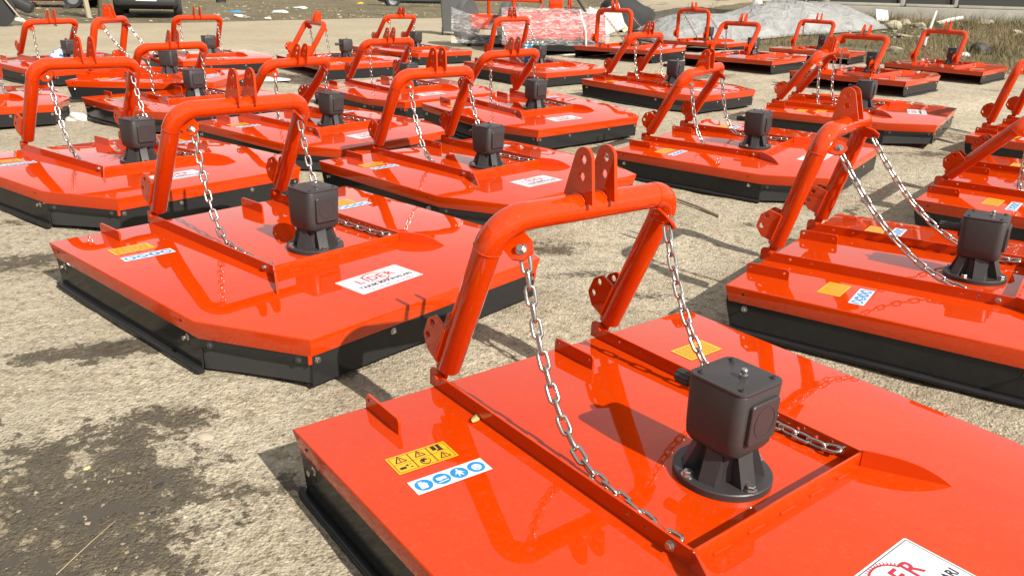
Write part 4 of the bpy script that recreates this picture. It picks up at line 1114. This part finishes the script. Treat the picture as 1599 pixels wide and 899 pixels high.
# --- plastic-wrapped machines behind the mowers
film, ns, ls, b = mat('stretch_film')
b.inputs['Base Color'].default_value = (.9,.9,.9,1); b.inputs['Roughness'].default_value = .12
tc = N(ns,'ShaderNodeTexCoord'); mp = N(ns,'ShaderNodeMapping'); mp.inputs['Scale'].default_value = (3.0,4.0,9.0); mp.inputs['Rotation'].default_value = (0,.7,0); ls.new(tc.outputs['Object'],mp.inputs['Vector'])
q1 = N(ns,'ShaderNodeTexNoise'); q1.inputs['Scale'].default_value = 2.2; q1.inputs['Detail'].default_value = 6; q1.inputs['Distortion'].default_value = 1.2; ls.new(mp.outputs['Vector'],q1.inputs['Vector'])
ls.new(rng_(ns,ls,q1.outputs['Fac'],.42,.80,.10,.55), b.inputs['Alpha'])
bp = N(ns,'ShaderNodeBump'); bp.inputs['Strength'].default_value = .9; bp.inputs['Distance'].default_value = .03; ls.new(q1.outputs['Fac'],bp.inputs['Height']); ls.new(bp.outputs['Normal'],b.inputs['Normal'])
M['redpaint'] = paint('red_paint', (.50,.028,.02), rough=.35)
p = on_ground(850,84); fm = empty('flail_mower', p, radians(4), 'red flail mower wrapped in clear plastic film with orange hitch frame on top', 'flail mower')
LN = 2.0
def prism(name, prof, x0, x1, m, parent, ang=30):
    bm = bmesh.new(); ring_loft(bm, [[(x,y,z) for y,z in prof] for x in (x0,x1)]); return add_obj(name,bm,m,parent=parent,ang=ang)
hood = prism('hood', [(-.42,.26),(-.46,.30),(-.44,.42),(-.30,.64),(-.14,.74),(.14,.76),(.34,.62),(.42,.40),(.42,.20),(-.36,.20)], -.78, 1.08, M['redpaint'], fm)
prism('side_plate', [(-.46,.06),(-.46,.40),(-.28,.68),(-.12,.78),(.16,.80),(.38,.62),(.46,.38),(.46,.06)], 1.08, 1.10, M['redpaint'], fm)
prism('side_plate', [(-.46,.06),(-.46,.40),(-.28,.68),(-.12,.78),(.16,.80),(.38,.62),(.46,.38),(.46,.06)], -.80, -.78, M['redpaint'], fm)
prism('rubber_flap', [(-.47,.26),(-.45,.29),(-.37,.10),(-.39,.08)], -.76, 1.06, M['rubber'], fm)
bm = bmesh.new(); tube(bm,[(-.76,.1,.10),(1.06,.1,.10)],.095,18); add_obj('roller',bm,M['tyre'],parent=fm)
for k in range(6): 
    bm = bmesh.new(); add_box(bm,(-.55+k*.28,-.462,.315),(.035,.02,.05),.004); add_obj('hinge',bm,M['greyp'],parent=fm)
fr = prism('hitch_frame', [(-.05,.74),(-.05,.80),(.05,.80),(.05,.74)], -.25, .62, M['orange'], fm)
for xx in (-.10,.42): prism('frame_plate', [(-.20,.70),(-.05,1.10),(.06,1.10),(.16,.72)], xx, xx+.02, M['orange'], fm)
bm = bmesh.new(); tube(bm,[(-.62,0,.74),(-.62,0,1.15),(-.55,0,1.22),(.40,0,1.24),(.46,0,1.18),(.46,0,.76)],.035,12); add_obj('frame_tube',bm,M['orange'],parent=fm)
bm = bmesh.new(); tube(bm,[(-1.35,0,.98),(-.1,0,.96)],.038,12); add_obj('frame_tube',bm,M['orange'],parent=fm)
bm = bmesh.new(); add_box(bm,(.18,-.02,.92),(.26,.16,.22),.02); add_obj('gear_housing',bm,M['orange'],parent=fm)
bm = bmesh.new(); tube(bm,[(.30,-.1,1.30),(.58,-.16,1.0),(.80,-.20,.70)],.022,8); add_obj('hose',bm,M['tyre'],parent=fm)
bm = bmesh.new(); rings = []
for x_,g_ in ((-.86,.02),(-.6,.045),(-.2,.03),(.2,.05),(.6,.03),(1.0,.045),(1.16,.02)):
    rings.append([(x_,y*(1+g_*1.2)-.0,z+g_*.8) for y,z in [(-.50,.16),(-.54,.30),(-.50,.44),(-.34,.68),(-.14,.80),(.14,.81),(.38,.66),(.46,.42),(.47,.18)]])
bm_v = [[bm.verts.new(q) for q in r] for r in rings]
for r0,r1 in zip(bm_v,bm_v[1:]):
    for j in range(8): bm.faces.new((r0[j],r0[j+1],r1[j+1],r1[j]))
add_obj('film_wrap', bm, film, parent=fm, ang=180)
bm = bmesh.new(); tube(bm,[(.62,-.20,.82),(.70,-.56,.44),(.72,-.57,.2),(.66,-.62,.04),(.3,-.66,.02)],.022,6); add_obj('strap',bm,M['plastic_white'],parent=fm)
# its neighbour with two tall guards
p = on_ground(745,74); gm = empty('rotary_tiller', p, radians(-4), 'implement with two tall dark oval guards on an orange frame, wrapped in film', 'implement')
def guard(x, tilt):
    bm = bmesh.new(); n_ = 40
    sec = lambda k, dx: [(dx, .33*k*cos(a)*(1 if sin(a) > 0 else 1.06), .44+ (.50*k*sin(a) if sin(a) > 0 else .40*k*sin(a))) for a in np.linspace(0,2*pi,n_,endpoint=False)]
    ring_loft(bm,[sec(.80,-.02),sec(.98,-.05),sec(1.0,-.03),sec(1.0,.10),sec(.97,.12),sec(.80,.10)]); 
    return add_obj('guard',bm,M['greyp'],parent=gm,mx=Matrix.Translation((x,0,0)) @ Matrix.Rotation(tilt,4,'Z'),ang=40)
g1 = guard(-.24,-.55); g2 = guard(.62,-.45)
for gg in (g1,g2):
    bm = bmesh.new(); ring_loft(bm,[circ(.10,0,20),circ(.10,.03,20),circ(.05,.04,20)]); add_obj('hub',bm,M['tyre'],parent=gg,mx=toward((-1,0,0),(-.02,0,.50)))
bm = bmesh.new(); tube(bm,[(-.2,.1,.92),(.62,.1,.94)],.035,12); add_obj('frame_tube',bm,M['orange'],parent=gm)
bm = bmesh.new(); tube(bm,[(.22,.1,.45),(.22,.1,1.25)],.035,12); add_obj('frame_post',bm,M['orange'],parent=gm)
bm = bmesh.new(); add_box(bm,(.22,.12,.50),(.72,.34,.30),.04); add_obj('hood',bm,M['orange'],parent=gm)
bm = bmesh.new(); add_box(bm,(.20,.1,.12),(.8,.4,.22),.03); add_obj('rotor_box',bm,M['tyre'],parent=gm)
bm = bmesh.new(); rows = []
for i in range(19):
    u = i/18; x = -.46+1.32*u; sag = .10*sin(pi*u)
    rows.append([bm.verts.new((x,-.50+.16*u+.10*sin(pi*u)*(1-v)-.04*sin(i*2.1+v*5)*.4, .10+v*.52-sag*v+.16*(1-u)*v)) for v in np.linspace(0,1,7)])
for r0,r1 in zip(rows,rows[1:]):
    for j in range(6): bm.faces.new((r0[j],r0[j+1],r1[j+1],r1[j]))
add_obj('film_wrap', bm, film, parent=gm, ang=180)
# wheeled bin left of it
p = on_ground(704,56); t = empty('wheeled_bin', p, .1, 'grey wheeled bin left of the film-wrapped implement', 'bin')
bm = bmesh.new(); ring_loft(bm,[rsq(.20,.10,.03),rsq(.25,.95,.03),rsq(.265,.96,.03),rsq(.265,1.0,.03)]); add_obj('body',bm,M['greyp'],parent=t)
bm = bmesh.new(); ring_loft(bm,[rsq(.275,1.0,.03),rsq(.27,1.05,.05),rsq(.2,1.08,.06)]); add_obj('lid',bm,M['greyp'],parent=t)
for sx in (-1,1):
    bm = bmesh.new(); ring_loft(bm,[circ(.09,-.02,18),circ(.10,-.01,18),circ(.10,.01,18),circ(.09,.02,18)]); add_obj('wheel',bm,M['tyre'],parent=t,mx=toward((sx,0,0),(sx*.20,-.14,.10)))
# tyre lying behind the flail mower
p = on_ground(893,30,.0); bm = bmesh.new()
secs = []
for k in range(10):
    a = 2*pi*k/10; secs.append([((.26+.075*cos(a))*cos(2*pi*i/32),(.26+.075*cos(a))*sin(2*pi*i/32),.10+.10*sin(a)) for i in range(32)])
ring_loft(bm, secs+[secs[0]], False, False); bmesh.ops.remove_doubles(bm, verts=bm.verts, dist=1e-5)
for k in range(2):
    add_obj('tyre',bm.copy(),M['tyre'],('upper' if k else 'lower')+' old black tyre of the two lying behind the wrapped flail mower','tyre',mx=Matrix.Translation(p+Vector((.02*k,.03*k,.20*k-.005))))
bm.free()

# black sheet, boards and wrappers right of the flail mower
litter('black_sheet',975,50,(.75,.6,.5),M['tyre'],'crumpled black plastic sheet heaped at the left end of the silver sheeting',21,'sheet',.4,.45)
slab('panel',938,52,(.75,.05,.62),(radians(-52),radians(20),.3),M['plastic_white'],'white panel leaning against the black sheet right of the flail mower','panel')
slab('panel',955,58,(.5,.05,.8),(radians(-40),radians(-25),-.2),M['plastic_white'],'second white panel lying lower, right of the first white panel','panel')
slab('plank',968,58,(.16,.04,.62),(radians(-50),radians(-25),.2),flat('cream_board',(.62,.55,.36),.7),'cream board leaning at the foot of the black sheet','plank')
litter('blue_bag',927,28,(.16,.14,.12),M['bluep'],'small blue plastic bag on the pale rubbish right of the tyres',22,'bag')
litter('white_sheet',915,34,(.5,.3,.12),M['plastic_white'],'flat white sheet under the small blue bag',23,'sheet')

# --- litter on the dirt beyond the road
for i,(px,py,sz,mk,lab) in enumerate((
    (370,20,(.26,.16,.05),'bluep','flat light blue plastic lying on the dirt beyond the road'),
    (438,21,(.30,.14,.08),'plastic_white','longest white scrap on the dirt, right of the blue plastic'),
    (470,14,(.22,.12,.06),'plastic_white','white scrap above the longest white scrap'),
    (372,27,(.16,.12,.06),'plastic_white','white scrap right below the blue plastic'),
    (345,4,(.2,.16,.3),'tyre','dark upright clump at the top edge above the blue plastic'),
    (563,9,(.16,.14,.10),'yellow','small yellow wrapper on the dirt left of the grey car'),
    (418,30,(.1,.08,.05),'plastic_white','tiny white scrap at the road edge'),
    (52,8,(.10,.10,.10),'redpaint','small reddish scrap on the dirt by the cart'),
    (104,14,(.12,.12,.10),'tyre','small black lump on the dirt left of the pink car\'s wheel'),
    (31,34,(.12,.1,.07),'plastic_white','pale stone-like scrap at the foot of the cart\'s stick'))):
    litter('scrap', px, py, sz, M[mk], lab, 40+i, 'litter')
sp_, ss_ = [], []
while len(sp_) < 1300:
    x = random.uniform(-24,6); lo = np.interp(x,[-40,-16,-8.7,-2.9,3.5,14],[11.5,17.2,21.2,28.5,42,70]); y = lo+.3+random.random()**1.4*18
    sp_.append((x,y,gz(x,y)+.01)); ss_.append(.015+.085*random.random()**3.5)
tag(obj('rubble', stones_mesh('rubble', sp_, ss_, M['stone'])), 'small stones strewn over the dirt beyond the pale road', 'rubble', kind='stuff')
sp_, ss_ = [], []
for i in range(260):
    p = ground_at(random.gauss(1420,75), random.uniform(28,60)); sp_.append((p.x,p.y,gz(p.x,p.y)+.01)); ss_.append(.02+.09*random.random()**2.5)
tag(obj('rubble', stones_mesh('rubble', sp_, ss_, M['stone'])), 'broken stone rubble spilling down the bank below the ledge', 'rubble', kind='stuff')

# --- near small things
p0, p1 = on_ground(1058,313,.012), on_ground(1124,340,.012)
bm = bmesh.new(); mid = (p1-p0)/2; tube(bm,[(0,0,0),tuple(mid+Vector((.0,.01,.004))),tuple(p1-p0)],[.010,.0115,.013],8); add_obj('stick',bm,M['wood'],'weathered wooden stick on the ground behind the nearest mower\'s hoop','stick',mx=Matrix.Translation(p0))
p0, p1 = on_ground(88,899,.006), on_ground(182,822,.02)
bm = bmesh.new(); tube(bm,[(0,0,0),tuple((p1-p0)*.5+Vector((.01,0,.012))),tuple(p1-p0)],[.0014,.0012,.0007],6); add_obj('dry_stalk',bm,flat('straw',(.30,.23,.12),.8),'thin dry straw stalk lying in the wet patch at bottom left','stalk',mx=Matrix.Translation(p0))
for i,(px,py,sz,lab,mk) in enumerate(((318,680,(.030,.026,.012),'flat beige stone on the yard left of the nearest mower','stone'),(137,727,(.014,.010,.006),'small yellowish pebble in the wet patch','straw2'),(262,741,(.010,.008,.006),'small white pebble at the edge of the wet patch','plastic_white'),(247,757,(.010,.018,.010),'dark clod in the wet patch near the white pebble','tyre'),(240,798,(.018,.010,.006),'dark flat clod on pale ground below the wet patch','tyre'),(1390,302,(.045,.03,.008),'crushed pale can on the ground in the shadow at right','steel'))):
    mm = M.get(mk) or flat('yellow_pebble',(.55,.45,.2),.7)
    litter('pebble' if i < 3 else ('clod' if i < 5 else 'crushed_can'),px,py,sz,mm,lab,70+i,'stone' if i < 3 else ('clod' if i < 5 else 'can'),i,.25)
# dry leaf on the nearest deck
rB = MOWERS['B'].matrix_basis
bm = bmesh.new(); 
for i in range(9):
    u = i/8; w = .010*sin(pi*(u*.9+.08)); bm.verts.new((-.026+.052*u,w,.004+.004*abs(u-.5)+.003)); bm.verts.new((-.026+.052*u,-w,.002+.006*abs(u-.5)))
bm.verts.ensure_lookup_table()
for i in range(8): bm.faces.new((bm.verts[2*i],bm.verts[2*i+1],bm.verts[2*i+3],bm.verts[2*i+2]))
o = add_obj('dry_leaf',bm,flat('dry_leaf',(.50,.34,.12),.7),'small dry yellow leaf lying on the nearest mower\'s deck beside the left rail','leaf',mx=rB @ Matrix.Translation((.432,-.235,H)) @ Matrix.Rotation(.5,4,'Z'),ang=180)
o.modifiers.new('thickness','SOLIDIFY').thickness = .001
# plastic bag on the far left deck
rQ = MOWERS['Q'].matrix_basis
m, ns, ls, b = mat('white_blue_bag'); tc = N(ns,'ShaderNodeTexCoord'); q1 = noise(ns,ls,tc,9,3)
ls.new(mixc(ns,ls,rng_(ns,ls,q1.outputs['Fac'],.52,.56),(.60,.64,.70),(.05,.16,.50)),b.inputs['Base Color']); b.inputs['Roughness'].default_value = .35; M['bag'] = m
obj('plastic_bag', crumple('plastic_bag',(.20,.15,.12),M['bag'],91,3,.4), None, rQ @ Matrix.Translation((.80,-.62,H-.002)), 'crumpled white and blue plastic bag on the far left mower\'s deck','bag')
# blue printed carton on a deck
rH = MOWERS['H'].matrix_basis
m, ns, ls, b = mat('printed_carton'); tc = N(ns,'ShaderNodeTexCoord'); vo = N(ns,'ShaderNodeTexVoronoi'); vo.inputs['Scale'].default_value = 22; ls.new(tc.outputs['Object'],vo.inputs['Vector'])
ls.new(mixc(ns,ls,rng_(ns,ls,vo.outputs['Distance'],.25,.35),(.75,.80,.84),(.02,.17,.30)),b.inputs['Base Color']); b.inputs['Roughness'].default_value = .35
bm = bmesh.new(); add_box(bm,(0,0,.13),(.32,.24,.26),.006)
t = obj('carton', from_bm('carton',bm,m), None, rH @ Matrix.Translation((GX+.13,GY+.25,H)) @ Matrix.Rotation(-.6,4,'Z'), 'blue and white printed carton with jars on top, behind a gearbox', 'carton')
for k in range(4):
    bm = bmesh.new(); ring_loft(bm,[circ(.035,.258,14),circ(.035,.29,14),circ(.030,.30,14)]); add_obj('jar_lid',bm,M['zinc'],parent=t,mx=Matrix.Translation((-.11+.075*k,0,0)))
# white scraps beside mowers
litter('white_cloth',123,187,(.10,.06,.05),M['plastic_white'],'crumpled white cloth between two decks at the left',92,'cloth')
litter('paper',418,124,(.26,.16,.03),M['plastic_white'],'flat white paper at the edge of the wet patch behind a leaning hoop',93,'paper')

# dry weeds in front of the silver sheeting
for i,(px,py) in enumerate(((1020,62),(1032,60),(1066,50),(1075,48),(1090,60),(1108,44),(1192,46),(1180,48),(1215,44),(1230,46),(1148,52))):
    p = on_ground(px,py); t_ = bmesh.new()
    for k in range(12):
        a = random.uniform(0,2*pi); hh = random.uniform(.3,.75); q = Vector((cos(a)*.18*hh,sin(a)*.18*hh,hh))
        tube(t_,[(0,0,-.02),tuple(q*.5+Vector((0,0,.05))),tuple(q)],[.006,.005,.003],4)
        for k2 in range(4):
            s0 = q*(.45+.14*k2); b2 = random.uniform(0,2*pi); tube(t_,[tuple(s0),tuple(s0+Vector((cos(b2)*.08,sin(b2)*.08,.07)))],[.004,.002],4)
    add_obj('dry_weed',t_,flat('dry_weed',(.17,.13,.07),.9) if i == 0 else bpy.data.materials['dry_weed'],'dry brown branching weed in front of the silver sheeting','weed','dry weeds before the sheeting',mx=Matrix.Translation(p))

# unseen dark hall added left of the view, to darken side faces and reflections
fh = empty('added_shade_hall', (-12.6,-5.0,gz(-12.6,-5.0)-.05), 0, 'added unseen dark hall left of the yard, darkening side faces and reflections', 'building')
clad = flat('shade_hall_cladding', (.055,.06,.06), .6, var=.15, scale=1.5)
bm = bmesh.new(); n_ = 140; xs_ = []
for i in range(n_+1):
    y = -11+22*i/n_; xs_.append((3.0+(.03 if i%4 in (1,2) else 0), y))
v0 = [bm.verts.new((x,y,0)) for x,y in xs_]; v1 = [bm.verts.new((x,y,6.2)) for x,y in xs_]
for i in range(n_): bm.faces.new((v0[i],v0[i+1],v1[i+1],v1[i]))
b0, b1 = bm.verts.new((-4,-11,0)), bm.verts.new((-4,11,0)); t0, t1 = bm.verts.new((-4,-11,6.2)), bm.verts.new((-4,11,6.2))
bm.faces.new((b0,b1,t1,t0)); bm.faces.new((v0[0],b0,t0,v1[0])); bm.faces.new((b1,v0[-1],v1[-1],t1))
add_obj('wall', bm, clad, parent=fh, ang=20)
bm = bmesh.new(); ring_loft(bm, [[(3.5,y,6.2),(-.5,y,7.4),(-4.5,y,6.2),(-4.5,y,6.32),(-.5,y,7.52),(3.5,y,6.32)] for y in (-11.4,11.4)]); add_obj('roof', bm, M['greyp'], parent=fh)
for yy in (-5.5,3.5):
    bm = bmesh.new(); add_box(bm,(3.06,yy,2.1),(.10,3.6,4.2),.01); add_obj('door', bm, M['greyp'], parent=fh)
for yy in (-9,-1,7.5):
    bm = bmesh.new(); add_box(bm,(3.06,yy,4.4),(.08,2.2,1.0),.01); add_obj('window', bm, M['glass'], parent=fh)
